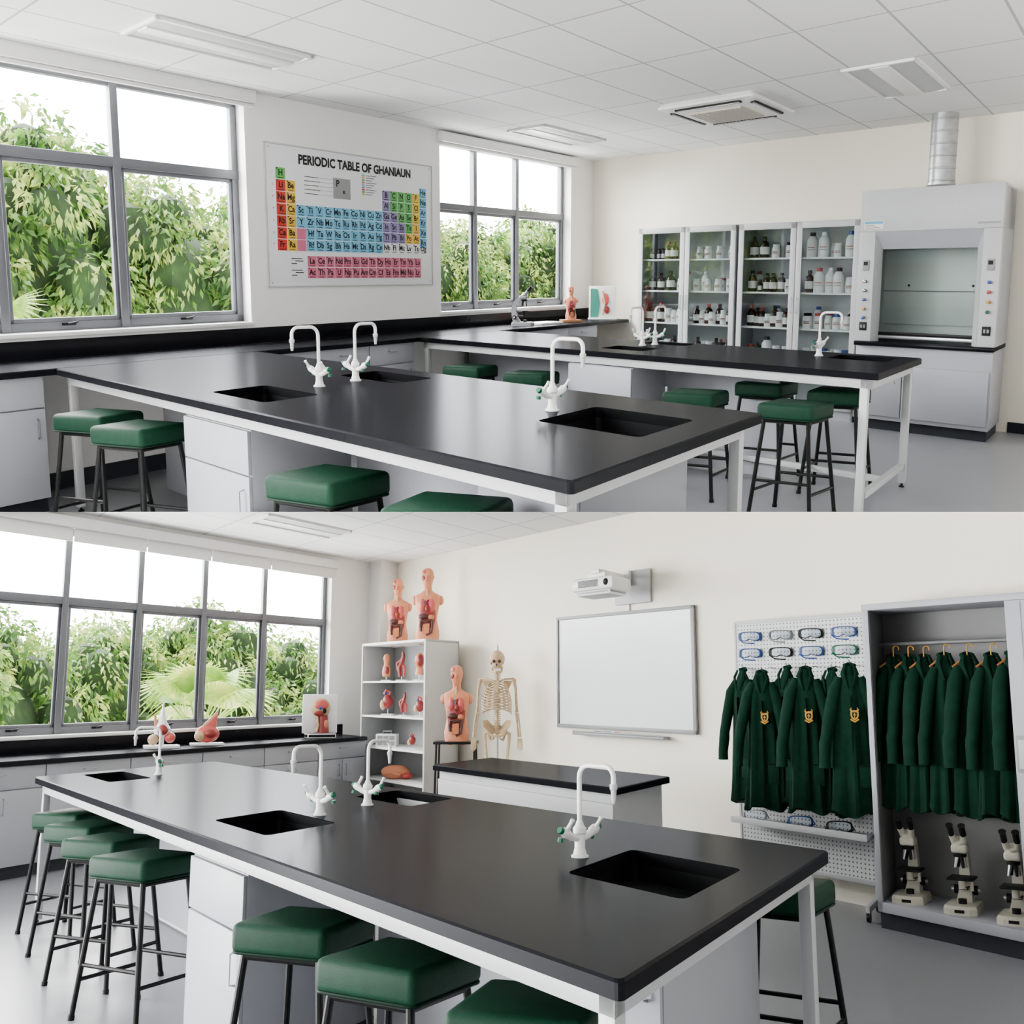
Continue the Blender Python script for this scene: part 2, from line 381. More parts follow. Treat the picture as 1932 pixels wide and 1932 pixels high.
def window(n,a0,a1,z0,z1,zt,mull,b):
    bb=B();fb=b-.16;w=.045
    def bx(x0,x1,c0,c1,ex=0): bb.box(x0,x1,fb-.03,fb+.03+ex,c0,c1,FRAME,.004)
    bx(a0,a1,z0,z0+.06);bx(a0,a1,z1-.06,z1);bx(a0,a0+.06,z0,z1);bx(a1-.06,a1,z0,z1)
    bx(a0,a1,zt-.035,zt+.035,.01)
    ed=[a0+.03]+mull+[a1-.03]
    for m_ in mull: bx(m_-.03,m_+.03,z0,z1,.015)
    for p,q in zip(ed,ed[1:]):
        for x0,x1,c0,c1 in((p+.03,p+.06,z0+.06,zt-.035),(q-.06,q-.03,z0+.06,zt-.035),(p+.03,q-.03,z0+.06,z0+.09),(p+.03,q-.03,zt-.065,zt-.035)):
            bb.box(x0,x1,fb-.02,fb+.02,c0,c1,FRAME,.003)
    r=mk(bb,"window_%d"%n,loc=((a0+a1)/2,b,z0),kind="structure")
    for p,q in zip(ed,ed[1:]):
        h=B();c=(p+q)/2;h.box(c-.05,c+.05,fb+.03,fb+.045,z0+.035,z0+.055,BLACKM,.003);h.tube([(c-.01,fb+.05,z0+.045),(c+.06,fb+.06,z0+.06)],.006,BLACKM)
        mk(h,"window_handle",r)
    s=B();s.box(a0-.02,a1+.02,b-.16,b+.03,z0-.03,z0,WHITE,.005);mk(s,"window_sill",r)
    return r
def troffer(a0,a1,b0,b1,zc):
    root=empty("ceiling_light",((a0+a1)/2,(b0+b1)/2,zc),"recessed rectangular ceiling light with curved white diffuser, switched off","ceiling light",group="recessed ceiling lights")
    b=B();w=.03
    for x0,x1,y0,y1 in((a0,a1,b0,b0+w),(a0,a1,b1-w,b1),(a0,a0+w,b0,b1),(a1-w,a1,b0,b1)): b.box(x0,x1,y0,y1,zc-.022,zc,WHITE,.003)
    mk(b,"trim_frame",root)
    b=B();rings=[]
    for j in range(9):
        t=j/8;y=b0+w+(b1-b0-2*w)*t;z=zc-.006-.016*abs(math.sin(2*math.pi*t))
        rings.append([(a0+w,y,z),(a1-w,y,z)])
    b.loft(rings,LGREY,False,False);mk(b,"diffuser",root)
    b=B();c=(b0+b1)/2;b.box(a0+w,a1-w,c-.07,c+.07,zc-.03,zc-.008,WHITE,.01);mk(b,"lamp_cover",root)
def blind(a0,a1,z,b,label,drop=.0,seams=()):
    root=empty("roller_blind",((a0+a1)/2,b,z),label,"blind")
    q=B();q.box(a0,a1,b,b+.09,z-.0,z+.10,WHITE,.008);mk(q,"cassette",root)
    q=B()
    if drop>0:
        ed=[a0]+list(seams)+[a1]
        for p,s in zip(ed,ed[1:]): q.box(p+.005,s-.005,b+.03,b+.034,z-drop,z,BLIND);q.box(p+.005,s-.005,b+.022,b+.042,z-drop-.02,z-drop,WHITE,.004)
    else: q.box(a0+.01,a1-.01,b+.02,b+.06,z-.03,z+.0,BLIND,.01)
    mk(q,"fabric",root)
def bottle(kind,capm):
    b=B()
    if kind=='amber':
        b.lathe([(.001,0),(.036,0),(.038,.01),(.038,.10),(.03,.125),(.014,.14),(.014,.155)],BROWNG,n=14);b.lathe([(.0385,.03),(.0392,.03),(.0392,.09),(.0385,.09)],LABELM,n=14);b.lathe([(.017,.15),(.017,.175),(.001,.176)],capm,n=12)
    elif kind=='jar':
        b.lathe([(.001,0),(.043,0),(.045,.008),(.045,.10),(.036,.115),(.034,.12)],WPLA,n=14);b.lathe([(.0455,.03),(.0462,.03),(.0462,.08),(.0455,.08)],LABELM,n=14);b.lathe([(.038,.118),(.038,.145),(.001,.147)],capm,n=14)
        b.box(-.028,.028,-.0485,-.046,.06,.066,BLK);b.box(-.028,.028,-.0485,-.046,.045,.052,REDP)
    elif kind=='tall':
        b.lathe([(.001,0),(.048,0),(.05,.01),(.05,.15),(.03,.185),(.022,.19)],WPLA,n=14);b.lathe([(.0505,.05),(.0512,.05),(.0512,.12),(.0505,.12)],LABELM,n=14);b.box(-.03,.03,-.053,-.0505,.085,.092,REDP);b.box(-.03,.03,-.053,-.0505,.065,.069,BLK);b.lathe([(.026,.188),(.026,.22),(.001,.222)],capm,n=14)
    else:
        b.lathe([(.001,0),(.02,0),(.021,.005),(.021,.06),(.012,.075),(.012,.08)],BROWNG,n=12);b.lathe([(.0213,.015),(.0217,.015),(.0217,.05),(.0213,.05)],LABELM,n=12);b.lathe([(.013,.08),(.013,.1),(.001,.101)],capm,n=12)
    return b
# ---- anatomy
def torso(loc,face,label,scale,group=None):
    root=empty("anatomical_torso",loc,label,"anatomy model",face=face,scale=scale,group=group)
    b=B();rings=[]
    for z,rx,ry,cy in((0,.145,.10,0),(.04,.155,.105,0),(.12,.158,.105,.005),(.2,.14,.095,.005),(.28,.125,.088,0),(.36,.135,.095,0),(.45,.155,.108,0),(.53,.175,.105,.005),(.58,.178,.09,.012),(.61,.14,.075,.015),(.635,.085,.06,.015),(.66,.055,.052,.01),(.71,.052,.052,.0),(.735,.055,.065,-.008),(.77,.066,.082,-.01),(.81,.074,.09,-.006),(.86,.078,.096,0),(.90,.073,.09,.003),(.935,.055,.068,.005),(.955,.025,.03,.005)):
        rings.append([(rx*math.copysign(abs(math.cos(t))**.85,math.cos(t)),cy+ry*math.copysign(abs(math.sin(t))**.9,math.sin(t)),z) for t in [2*math.pi*j/24 for j in range(24)]])
    b.loft(rings,SKIN)
    for s in(-1,1): b.ell((s*.172,.01,.53),(.04,.05,.065),SKIN);b.ell((s*.078,0,.83),(.008,.018,.026),SKIN,8);b.ell((s*.078,-.01,-.01+.02),(.07,.085,.06),SKIN)
    b.ell((0,-.1,.825),(.012,.02,.022),SKIN,8)
    mk(b,"body",root,sk=False)
    b=B()
    for s in(-1,1): b.ell((s*.028,-.087,.845),(.012,.008,.008),WPLA,8);b.ell((s*.028,-.094,.845),(.005,.004,.005),BLK,8)
    b.ell((0,-.091,.785),(.022,.008,.006),OPINK,8);mk(b,"face",root,sk=False)
    b=B();b.ell((-.03,-.01,.885),(.052,.082,.06),OPINK,14);b.ell((-.036,-.055,.82),(.036,.04,.05),ORED,10);mk(b,"brain",root,sk=False)
    b=B()
    b.ell((0,-.062,.34),(.115,.055,.24),ORED,16);mk(b,"cavity",root,sk=False)
    b=B()
    for s in(-1,1): b.ell((s*.058,-.093,.455),(.045,.035,.095),OPINK,12)
    mk(b,"lungs",root,sk=False)
    b=B();b.ell((.012,-.12,.42),(.034,.026,.045),ORED,12);b.tube([(0,-.12,.45),(0,-.115,.5),(.02,-.1,.53)],.011,ORED);b.tube([(-.015,-.12,.45),(-.02,-.11,.52)],.009,OBLU);b.tube([(0,-.085,.5),(0,-.06,.6),(0,-.05,.68)],.012,BONE);mk(b,"heart",root,sk=False)
    b=B();b.ell((-.035,-.108,.315),(.072,.03,.038),OBRN,12);mk(b,"liver",root,sk=False)
    b=B();b.ell((.06,-.108,.305),(.042,.028,.035),OTAN,12);mk(b,"stomach",root,sk=False)
    b=B();pts=[(-.07,-.12,.12),(-.08,-.12,.2),(-.07,-.125,.262),(0,-.13,.25),(.07,-.125,.265),(.08,-.12,.2),(.065,-.12,.11),(0,-.12,.075)];b.tube(pts,.019,OBRN,8)
    pts=[]
    for j in range(40):
        t=j/39;pts.append((.045*math.sin(j*1.25),-.125,.215-.12*t))
    b.tube(pts,.013,OTAN,6);mk(b,"intestines",root,sk=False)
    return root
def skeleton(loc,face,scale):
    root=empty("skeleton_model",loc,"full human skeleton model hanging on a pole stand beside the torso","skeleton",face=face,scale=scale)
    b=B();b.ell((0,.01,1.60),(.078,.096,.088),BONE,18);b.ell((0,-.05,1.54),(.058,.047,.047),BONE,12)
    for s in(-1,1): b.tube([(s*.05,.0,1.52),(s*.045,-.04,1.475),(0,-.085,1.465)],[.01,.012,.014],BONE,8);b.ell((s*.058,-.05,1.555),(.014,.025,.012),BONE,8)
    for j in range(-4,5): b.box(j*.007-.003,j*.007+.003,-.095,-.088,1.485,1.505,WPLA)
    for s in(-1,1): b.ell((s*.028,-.086,1.575),(.018,.014,.017),OBRN,10)
    b.ell((0,-.096,1.54),(.009,.008,.014),OBRN,8);mk(b,"skull",root,sk=False)
    b=B()
    def sp(z): return .02*math.sin((z-.9)*6)+.015
    z=.92
    while z<1.47:
        b.lathe([(.016,0),(.026,.002),(.024,.013),(.016,.015)],BONE,(0,sp(z),z),n=10);b.tube([(0,sp(z),z+.007),(0,sp(z)+.04,z-.005)],[.007,.004],BONE,6);b.tube([(-.036,sp(z)+.01,z+.008),(.036,sp(z)+.01,z+.008)],.005,BONE,6);z+=.021
    mk(b,"spine",root,sk=False)
    b=B()
    for j in range(11):
        zz=1.39-.027*j;w=.075+.07*math.sin(min(1,(j+1.5)/8)*math.pi/2);dp=.065+.045*math.sin(min(1,(j+1)/7)*math.pi/2);end=1 if j<8 else .75-.12*(j-8)
        for s in(-1,1):
            pts=[]
            for q in range(13):
                t=math.pi*(q/12)*end;pts.append((s*w*math.sin(t),.02+.03-dp+dp*math.cos(t)*1.0,zz-.05*math.sin(t/2)-.015*t))
            b.tube(pts,.0072,BONE,6)
    mk(b,"ribs",root,sk=False)
    b=B();b.loft([[(x*w,-.105-.01*(1.34-z)+y*.006,z) for x,y in((-1,-1),(1,-1),(1,1),(-1,1))] for z,w in((1.15,.008),(1.2,.018),(1.3,.017),(1.36,.028),(1.375,.02))],BONE)
    for s in(-1,1):
        b.tube([(s*.015,-.1,1.375),(s*.08,-.08,1.4),(s*.165,-.0,1.405)],.010,BONE,8)
        b.loft([[(s*(.06+x*.09),.075+.01*x,1.385-.14*y) for x,y in((0,0),(1,.0),(.85,.25),(.3,1))],[(s*(.06+x*.09),.083+.01*x,1.385-.14*y) for x,y in((0,0),(1,.0),(.85,.25),(.3,1))]],BONE)
    mk(b,"sternum",root,sk=False)
    b=B()
    for s in(-1,1):
        b.loft([[(s*x,y,z_) for x,y,z_ in pp] for pp in ([(.03,.05,.93),(.10,.06,1.0),(.145,.0,.99),(.13,-.05,.93),(.07,-.03,.87),(.04,.02,.86)],[(.02,.04,.92),(.09,.045,.985),(.13,-.0,.975),(.115,-.045,.925),(.06,-.035,.865),(.03,.01,.855)])],BONE)
        b.tube([(s*.09,-.03,.88),(s*.04,-.05,.84),(0,-.055,.845)],.013,BONE,8);b.tube([(s*.085,0,.87),(s*.06,.01,.8),(s*.03,-.04,.82)],.012,BONE,8)
    b.ell((0,.05,.91),(.04,.018,.06),BONE,10);mk(b,"pelvis",root,sk=False)
    for s in(-1,1):
        b=B();b.ell((s*.17,0,1.385),(.024,.024,.024),BONE,10);b.tube([(s*.17,0,1.38),(s*.188,0,1.3),(s*.198,0,1.1),(s*.2,0,1.07)],[.018,.014,.013,.021],BONE,8)
        b.tube([(s*.208,0,1.06),(s*.225,-.01,.95),(s*.235,-.02,.83)],[.012,.009,.012],BONE,8);b.tube([(s*.190,.005,1.065),(s*.203,0,.95),(s*.215,-.015,.83)],[.013,.008,.009],BONE,8)
        for q in range(5):
            x=s*(.208+.01*q);b.tube([(x,-.02,.82),(x+s*.002*q,-.022,.75),(x+s*.002*q,-.03,.69+.012*abs(q-2))],[.006,.0055,.004],BONE,6)
        mk(b,"arm",root,sk=False)
        b=B();b.ell((s*.085,0,.88),(.023,.023,.023),BONE,10);b.tube([(s*.09,0,.88),(s*.125,0,.86),(s*.12,0,.8),(s*.09,-.01,.5),(s*.085,0,.46)],[.017,.02,.016,.015,.032],BONE,8)
        b.ell((s*.085,-.035,.46),(.018,.01,.022),BONE,8)
        b.tube([(s*.08,0,.44),(s*.08,0,.36),(s*.08,.01,.08)],[.028,.013,.014],BONE,8);b.tube([(s*.11,.01,.42),(s*.108,.015,.08)],.006,BONE,6)
        b.ell((s*.085,.03,.05),(.02,.03,.02),BONE,8)
        for q in range(5): b.tube([(s*(.07+.01*q),-.01,.055),(s*(.065+.014*q),-.11+.01*q,.03),(s*(.065+.015*q),-.15+.014*q,.025)],[.008,.006,.005],BONE,6)
        mk(b,"leg",root,sk=False)
    b=B();b.tube([(0,.12,-.13),(0,.12,1.72),(0,.06,1.74),(0,.01,1.72),(0,.01,1.68)],.009,CHROME,8)
    b.tube([(0,.12,.9),(0,.05,.9)],.008,CHROME)
    for q in range(5):
        a=2*math.pi*q/5;b.tube([(0,.12,-.10),(.24*math.cos(a),.12+.24*math.sin(a),-.13)],.012,BLACKM);b.ell((.24*math.cos(a),.12+.24*math.sin(a),-.145),(.02,.02,.022),BLACKM,8)
    mk(b,"stand",root,sk=False);return root
def microscope(loc,face,label,body,dark,scale=1,group=None,stage=None):
    stage=stage or dark
    root=empty("microscope",loc,label,"microscope",face=face,scale=scale,group=group)
    b=B()
    b.loft([[(x*s_,y*s_-.0,z) for x,y in((-.085,.10),(-.085,-.12),(-.05,-.145),(.05,-.145),(.085,-.12),(.085,.10),(.05,.115),(-.05,.115))] for z,s_ in((0,1),(.03,1),(.045,.93))],body)
    b.loft([[(x*w_,y0+y*d_,z) for x,y in((-1,-1),(1,-1),(1.0,1),(-1,1))] for y0,z,w_,d_ in((.05,.04,.042,.045),(.075,.09,.034,.034),(.09,.16,.028,.028),(.088,.22,.026,.027),(.065,.28,.028,.03),(.025,.315,.032,.03),(-.01,.33,.03,.028))],body)
    b.box(-.042,.042,-.065,.03,.305,.352,body,.015,3)
    b.box(-.025,.025,-.147,-.143,.012,.028,dark);mk(b,"stand",root,sk=False)
    b=B()
    b.tube([(0,-.02,.34),(0,-.045,.375)],[.034,.03],body,12)
    for s in(-1,1):
        b.tube([(s*.022,-.03,.355),(s*.03,-.075,.405)],[.018,.017],body,10);b.tube([(s*.03,-.072,.402),(s*.031,-.112,.452),(s*.031,-.116,.457)],[.0165,.0165,.02],dark,10)
    mk(b,"eyepiece",root,sk=False)
    b=B();b.lathe([(.032,.285),(.034,.3),(.025,.308)],dark,(0,-.03,0))
    for q in range(4):
        a=math.pi/2*q+.6;b.tube([(.016*math.cos(a),-.03+.016*math.sin(a),.29),(.03*math.cos(a),-.03+.03*math.sin(a),.23)],[.011,.007],dark if q%2 else CHROME,8)
    mk(b,"objective_turret",root,sk=False)
    b=B();b.box(-.068,.068,-.09,.055,.168,.18,dark,.004);b.lathe([(.018,.12),(.018,.168)],stage,(0,-.03,0));b.tube([(.05,-.02,.165),(.05,-.02,.11)],.008,stage);b.box(-.025,.025,-.01,.06,.11,.125,stage,.004);mk(b,"stage",root,sk=False)
    b=B();b.tube([(-.06,.08,.10),(.06,.08,.10)],.024,dark,14);b.tube([(-.075,.08,.10),(.075,.08,.10)],.012,CHROME,10);b.lathe([(.022,.045),(.022,.07)],dark,(0,-.04,0));mk(b,"focus_knob",root,sk=False);return root
def coat(loc,face,label,group,L=.98,w=1.0,seed=0,crest=False,sleeve_spread=.0,hanger=False):
    rd=random.Random(seed);root=empty("lab_coat",loc,label,"lab coat",face=face,group=group)
    n=48;ph=rd.random()*6;rings=[]
    prof=[(0,.02,.018),(-.025,.035,.03),(-.06,.055,.042),(-.11,.085,.05),(-.18,.11,.055),(-.3,.115,.052),(-.45,.12,.05),(-.6,.132,.055),(-.75,.145,.062),(-.88,.155,.066),(-L,.165,.07),(-L-.003,.155,.06)]
    for z,rx,ry in prof:
        g=min(1,-z/.5);rg=[]
        for j in range(n):
            t=2*math.pi*j/n;m_=1+g*(.28*math.sin(5*t+ph+z*1.5)+.17*math.sin(9*t+ph*2-z*2))
            rg.append((w*rx*math.cos(t)*(1+.25*(m_-1)),ry*math.sin(t)*m_,z+.022*g*math.sin(3*t+ph)))
        rings.append(rg)
    b=B();b.loft(rings,COATM)
    b.box(-.004,.004,-.072,-.045,-L+.05,-.2,COATD);mk(b,"coat_body",root,sk=False)
    b=B()
    b.tube([(-.03,-.02,-.0),(-.045,-.04,-.05),(-.015,-.058,-.15)],[.012,.018,.006],COATM,8,flat=.6);b.tube([(.03,-.02,-.0),(.045,-.04,-.05),(.015,-.058,-.15)],[.012,.018,.006],COATM,8,flat=.6)
    b.tube([(-.035,.0,0),(0,.03,.01),(.035,0,0)],[.014,.016,.014],COATM,8);mk(b,"collar",root,sk=False)
    for s in(-1,1):
        b=B();sp=sleeve_spread+rd.uniform(0,.03);y=rd.uniform(-.045,-.005)
        P=[(s*.07*w,0,-.08),(s*(.11)*w,y,-.16),(s*(.13+sp*.5)*w,y-.01,-.32),(s*(.138+sp)*w,y-.025,-.46),(s*(.14+sp*1.2)*w,y-.02,-.5),(s*(.143+sp*1.3)*w,y-.03,-.60),(s*(.143+sp*1.35)*w,y-.03,-.66)]
        b.tube(P,[.035,.048,.048,.043,.046,.042,.043],COATM,14,flat=.85);b.tube([P[-1],(P[-1][0],P[-1][1],P[-1][2]-.002)],[.036,.034],COATD,12);mk(b,"sleeve",root,sk=False)
    b=B();b.box(.035*w,.115*w,-.074,-.056,-.78,-.64,COATM,.004);b.box(.033*w,.117*w,-.077,-.058,-.65,-.635,COATD,.002);mk(b,"pocket",root,sk=False)
    if crest:
        b=B();cx,cz=.02,-.32;S=.82
        sh=[(-.030*S,.034*S),(0,.04*S),(.030*S,.034*S),(.032*S,0),(.023*S,-.025*S),(0,-.04*S),(-.023*S,-.025*S),(-.032*S,0)]
        b.loft([[(cx+x,y,cz+z) for x,z in sh] for y in(-.060,-.080)],GOLD)
        b.loft([[(cx+x*.62,y,cz+z*.62) for x,z in sh] for y in(-.0801,-.082)],COATM)
        b.box(cx-.003,cx+.003,-.085,-.082,cz-.015,cz+.015,GOLD);b.box(cx-.010,cx+.010,-.085,-.082,cz,cz+.005,GOLD)
        for s in(-1,1): b.tube([(cx+s*.008,-.078,cz+.024),(cx+s*.026,-.079,cz+.036),(cx+s*.018,-.079,cz+.048)],[.006,.005,.002],GOLD,6)
        b.tube([(cx-.026,-.078,cz-.026),(cx,-.08,cz-.042),(cx+.026,-.078,cz-.026)],.006,GOLD,6);mk(b,"school_crest",root,sk=False,label="small gold and green shield crest with wings")
    if hanger:
        b=B();b.tube([(-.09,0,-.07),(0,0,-.0),(.09,0,-.07)],.007,WOOD,8);pts=[(0,0,0),(0,0,.05)]+[(.018-.018*math.cos(t),0,.05+.018*math.sin(t)) for t in (.6,1.2,1.8,2.4,3.0,3.6)];b.tube(pts,.004,GOLD,6);mk(b,"hanger",root,sk=False)
    return root
def goggles(loc,face,label,fm,group):
    root=empty("safety_goggles",loc,label,"goggles",face=face,group=group)
    b=B();o=[]
    for j in range(28):
        t=2*math.pi*j/28;x=.085*math.copysign(abs(math.cos(t))**.6,math.cos(t));z=.036*math.copysign(abs(math.sin(t))**.6,math.sin(t))
        if z<0: z*=1-.5*math.exp(-(x/.02)**2)
        o.append((x,z))
    def rg(sc,y): return [(x*sc,y+ .9*x*x*sc,z*sc) for x,z in o]
    b.loft([rg(1,0),rg(1.02,-.045),rg(.88,-.052),rg(.86,-.0)],fm,False);mk(b,"goggle_frame",root,sk=False)
    b=B();b.poly(rg(.89,-.045),LENSB);mk(b,"lens",root,sk=False)
    b=B()
    pts=[(.083,.0,0),(.095,.02,-.02),(.06,.03,-.045),(0,.032,-.05),(-.06,.03,-.045),(-.095,.02,-.02),(-.083,.0,0)];b.tube(pts,.005,fm,6,flat=1);mk(b,"strap",root,sk=False);return root
# ---- trees
def treemesh(seed,rx,rz,n_leaf,n_cl,ls=.17):
    g=np.random.default_rng(seed)
    d=g.normal(size=(n_cl,3));d/=np.linalg.norm(d,axis=1)[:,None];rad=g.uniform(.72,1.0,(n_cl,1))
    C=d*rad*np.array([rx,rx,rz]);cr=g.uniform(.25,.55,n_cl)
    ci=g.integers(0,n_cl,n_leaf);ld=g.normal(size=(n_leaf,3));ld/=np.linalg.norm(ld,axis=1)[:,None]
    P=C[ci]+ld*(cr[ci]*g.uniform(.75,1.1,n_leaf))[:,None]
    ax=ld*.6+g.normal(size=(n_leaf,3))*.35;ax[:,2]-=.55;ax/=np.linalg.norm(ax,axis=1)[:,None]
    sd=np.cross(ax,g.normal(size=(n_leaf,3)));sd/=np.linalg.norm(sd,axis=1)[:,None]
    l=(g.uniform(.7,1.3,n_leaf)*ls)[:,None];w=l*.19
    dr=np.array([0,0,-1])*l*.18
    q=np.stack([P,P+ax*l*.5+sd*w,P+ax*l+dr,P+ax*l*.5-sd*w],1).reshape(-1,3)
    me=bpy.data.meshes.new("foliage");nv=len(q);me.vertices.add(nv);me.vertices.foreach_set("co",q.ravel())
    me.loops.add(nv);me.loops.foreach_set("vertex_index",np.arange(nv));me.polygons.add(nv//4)
    me.polygons.foreach_set("loop_start",np.arange(0,nv,4));me.update(calc_edges=True);me.validate()
    me.materials.append(LEAF)
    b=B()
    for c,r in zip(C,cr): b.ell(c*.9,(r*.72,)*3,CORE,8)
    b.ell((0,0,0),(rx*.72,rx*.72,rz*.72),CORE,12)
    return me,b
def tree(loc,me,corebuilder,scale,rz,label,rot=0):
    root=empty("mango_tree",loc,label,"tree",face=(math.sin(rot),math.cos(rot)),scale=scale,group="leafy trees outside the windows")
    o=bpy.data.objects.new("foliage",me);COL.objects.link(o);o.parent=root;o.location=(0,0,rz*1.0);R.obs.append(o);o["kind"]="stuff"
    o2=mk(corebuilder,"shade_core",root,sk=False);o2.location=(0,0,rz)  # dark blobs closing leaf gaps, shade inside the crown put into their colour
    b=B();b.tube([(0,0,0),(.03,0,.5),(0,.03,rz)],[.16,.12,.08],BARK,10);mk(b,"trunk",root,sk=False);return root
def palm(loc,face,scale,label):
    root=empty("palm_tree",loc,label,"palm",face=face,scale=scale)
    b=B();b.tube([(0,0,-1.2),(0,0,0)],[.09,.07],BARK);mk(b,"trunk",root,sk=False)
    b=B();rd=random.Random(3)
    for q in range(16):
        a=rd.uniform(0,6.28);el=rd.uniform(.1,1.2);d=Vector((math.cos(a)*math.cos(el),math.sin(a)*math.cos(el),math.sin(el)));side=d.cross(Vector((0,0,1))).normalized();upv=side.cross(d)
        st=d*.5;b.tube([(0,0,0),st],.01,PALML,5)
        for j in range(19):
            t=(j-9)/9*1.35;dd=(d*math.cos(t)+side*math.sin(t)).normalized();l=.62*(1-.12*abs(t))
            p1=st+dd*l*.55+upv*.03;p2=st+dd*l-Vector((0,0,.16+.05*abs(t)));sw=dd.cross(upv).normalized()*.022
            b.poly([st,p1+sw,p2,p1-sw],PALML)
    mk(b,"fronds",root,sk=False,flat=True);return root
# ================================================================= UPPER ROOM
UP=R=mkroom(True)
BW,AW,CH=-6.11,9.17,2.92
uvab=lambda c:(c[0]-5.2+11.7,c[1]+3.02+11.4)
b=B();b.box(-1,AW+.2,BW-.2,2.5,CH,CH+.1,CEILM);mk(b,"ceiling",kind="structure",uv=uvab,flat=True)
b=B();b.box(0,AW+.2,BW-.2,2.5,-.1,0,FLOORM);mk(b,"floor",kind="structure")
b=B();b.box(AW,AW+.2,BW-.25,2.5,0,CH,CREAM);mk(b,"wall_back",kind="structure")
wallwin(-1,AW,0,CH,BW,[(.3,3.66,1.08,2.86),(6.08,8.62,1.08,2.86)],WALL)
window(1,.3,3.66,1.08,2.86,2.27,[.9,1.75,2.6],BW)
window(2,6.08,8.62,1.08,2.86,2.18,[6.80,7.60],BW)
blind(.2,3.74,2.82,BW+.0,"white roller blind cassette above the wide window")
blind(6.04,8.66,2.80,BW+.0,"white roller blind cassette above the three-light window")
b=B();b.box(0,BW*0+AW,BW,BW+.012,0,.12,PLINTH);mk(b,"baseboard_left",kind="structure")
b=B();b.box(AW-.012,AW,-1.0,2.5,0,.1,PLINTH);mk(b,"baseboard_back",kind="structure")
worktop(.3,AW-.02,BW+.02,-5.47,[],"long black resin worktop running beneath the windows")
b=B();b.box(.3,AW-.02,BW,BW+.02,.9,1.03,TOP,.003);mk(b,"backsplash",loc=(4,BW,.9),label="low black upstand along the wall behind the worktop",cat="backsplash")
x=.4
for w_ in(.68,.66):
    cabinet('b',-5.53,x,x+w_,.5,0,.86,D1,"grey laminate base cabinet under the window worktop",group="grey base cabinets under the window worktop");x+=w_
for a0,a1 in((3.38,3.95),(3.95,4.52),(4.52,5.1),(6.45,7.1),(7.1,7.75),(7.75,8.4)):
    cabinet('b',-5.53,a0,a1,.5,0,.86,[('drawer',0,1,.76,1,'h'),('door',0,1,0,.76,'r')],"grey laminate base cabinet with drawer under the window worktop",group="grey base cabinets under the window worktop")
S1=[(1.97,2.3,-3.74,-3.22),(2.83,3.13,-3.76,-3.22),(2.48,2.95,-1.93,-1.42)]
worktop(1.8,3.3,-5.465,-1.26,S1,"wide black resin top of the peninsula bench by the chart")
frame(1.86,3.24,-5.45,-1.32,"white steel underframe of the wide peninsula bench",[(1.86,-5.44),(1.86,-1.37),(3.19,-1.37),(3.19,-5.44)])
cabinet('a',1.88,-3.84,-3.20,.6,0,.79,[('drawer',0,1,.70,1,''),('door',0,1,0,.70,'r')],"white cupboard with drawer under the peninsula bench")
b=B();b.box(2.50,2.53,-5.44,-3.87,.02,.795,CAB);b.box(2.50,2.53,-3.18,-2.05,.02,.79,CAB);mk(b,"modesty_panel",loc=(2.5,-3,0),label="grey divider panel under the peninsula bench",cat="panel")
cabinet('a',2.2,-2.0,-1.5,.85,0,.79,[('door',0,1,0,1,'r')],"white enclosed sink cupboard at the bench end")
FP=faucet((2.47,-3.46,.9),(-1,-.35),"white lab tap with green valve tips beside a bench basin","white gooseneck lab taps")
for l,fc in (((2.75,-3.49,.9),(1,.2)),((2.72,-2.02,.9),(.25,1)),((5.82,-3.34,.9),(-1,-.3)),((5.97,-3.30,.9),(1,.2)),((5.97,-1.88,.9),(.3,1))): dup(FP,l,fc)
S2=[(5.38,5.68,-3.5,-3.08),(6.02,6.24,-3.47,-3.04),(5.85,6.2,-1.79,-1.38)]
worktop(5.12,6.32,-5.465,-1.24,S2,"narrower black resin top of the peninsula bench near the cabinets")
frame(5.17,6.27,-5.45,-1.29,"white steel underframe of the bench near the cabinets",[(5.17,-5.44),(5.17,-1.36),(6.22,-1.34),(6.22,-5.44)])
cabinet('a',5.19,-3.68,-3.06,.55,0,.79,[('drawer',0,1,.55,1,''),('drawer',0,1,0,.55,'')],"white drawer cupboard under the narrower peninsula bench")
b=B();b.box(5.75,5.78,-5.3,-3.7,.02,.795,CAB);b.box(5.75,5.78,-3.05,-2.1,.02,.79,CAB);mk(b,"modesty_panel",loc=(5.75,-3,0),label="grey divider panel under the narrower bench",cat="panel")
SSC=1.06
ST=stool((1.80,-4.80,0),(-1,.1),"stool with square green cushion and black steel legs under the bench","green square stools",SSC)
for l,fc in (((1.80,-4.24,0),(-1,.05)),((1.86,-2.57,0),(-1,-.1)),((1.90,-1.89,0),(-1,.15)),((5.05,-4.7,0),(-1,0)),((5.05,-3.98,0),(-1,.1)),((5.0,-2.42,0),(-1,0)),((4.99,-1.70,0),(-1,-.15)),((5.82,-2.22,0),(1,.1)),((5.78,-1.66,0),(1,0))): dup(ST,l,fc,scale=SSC)
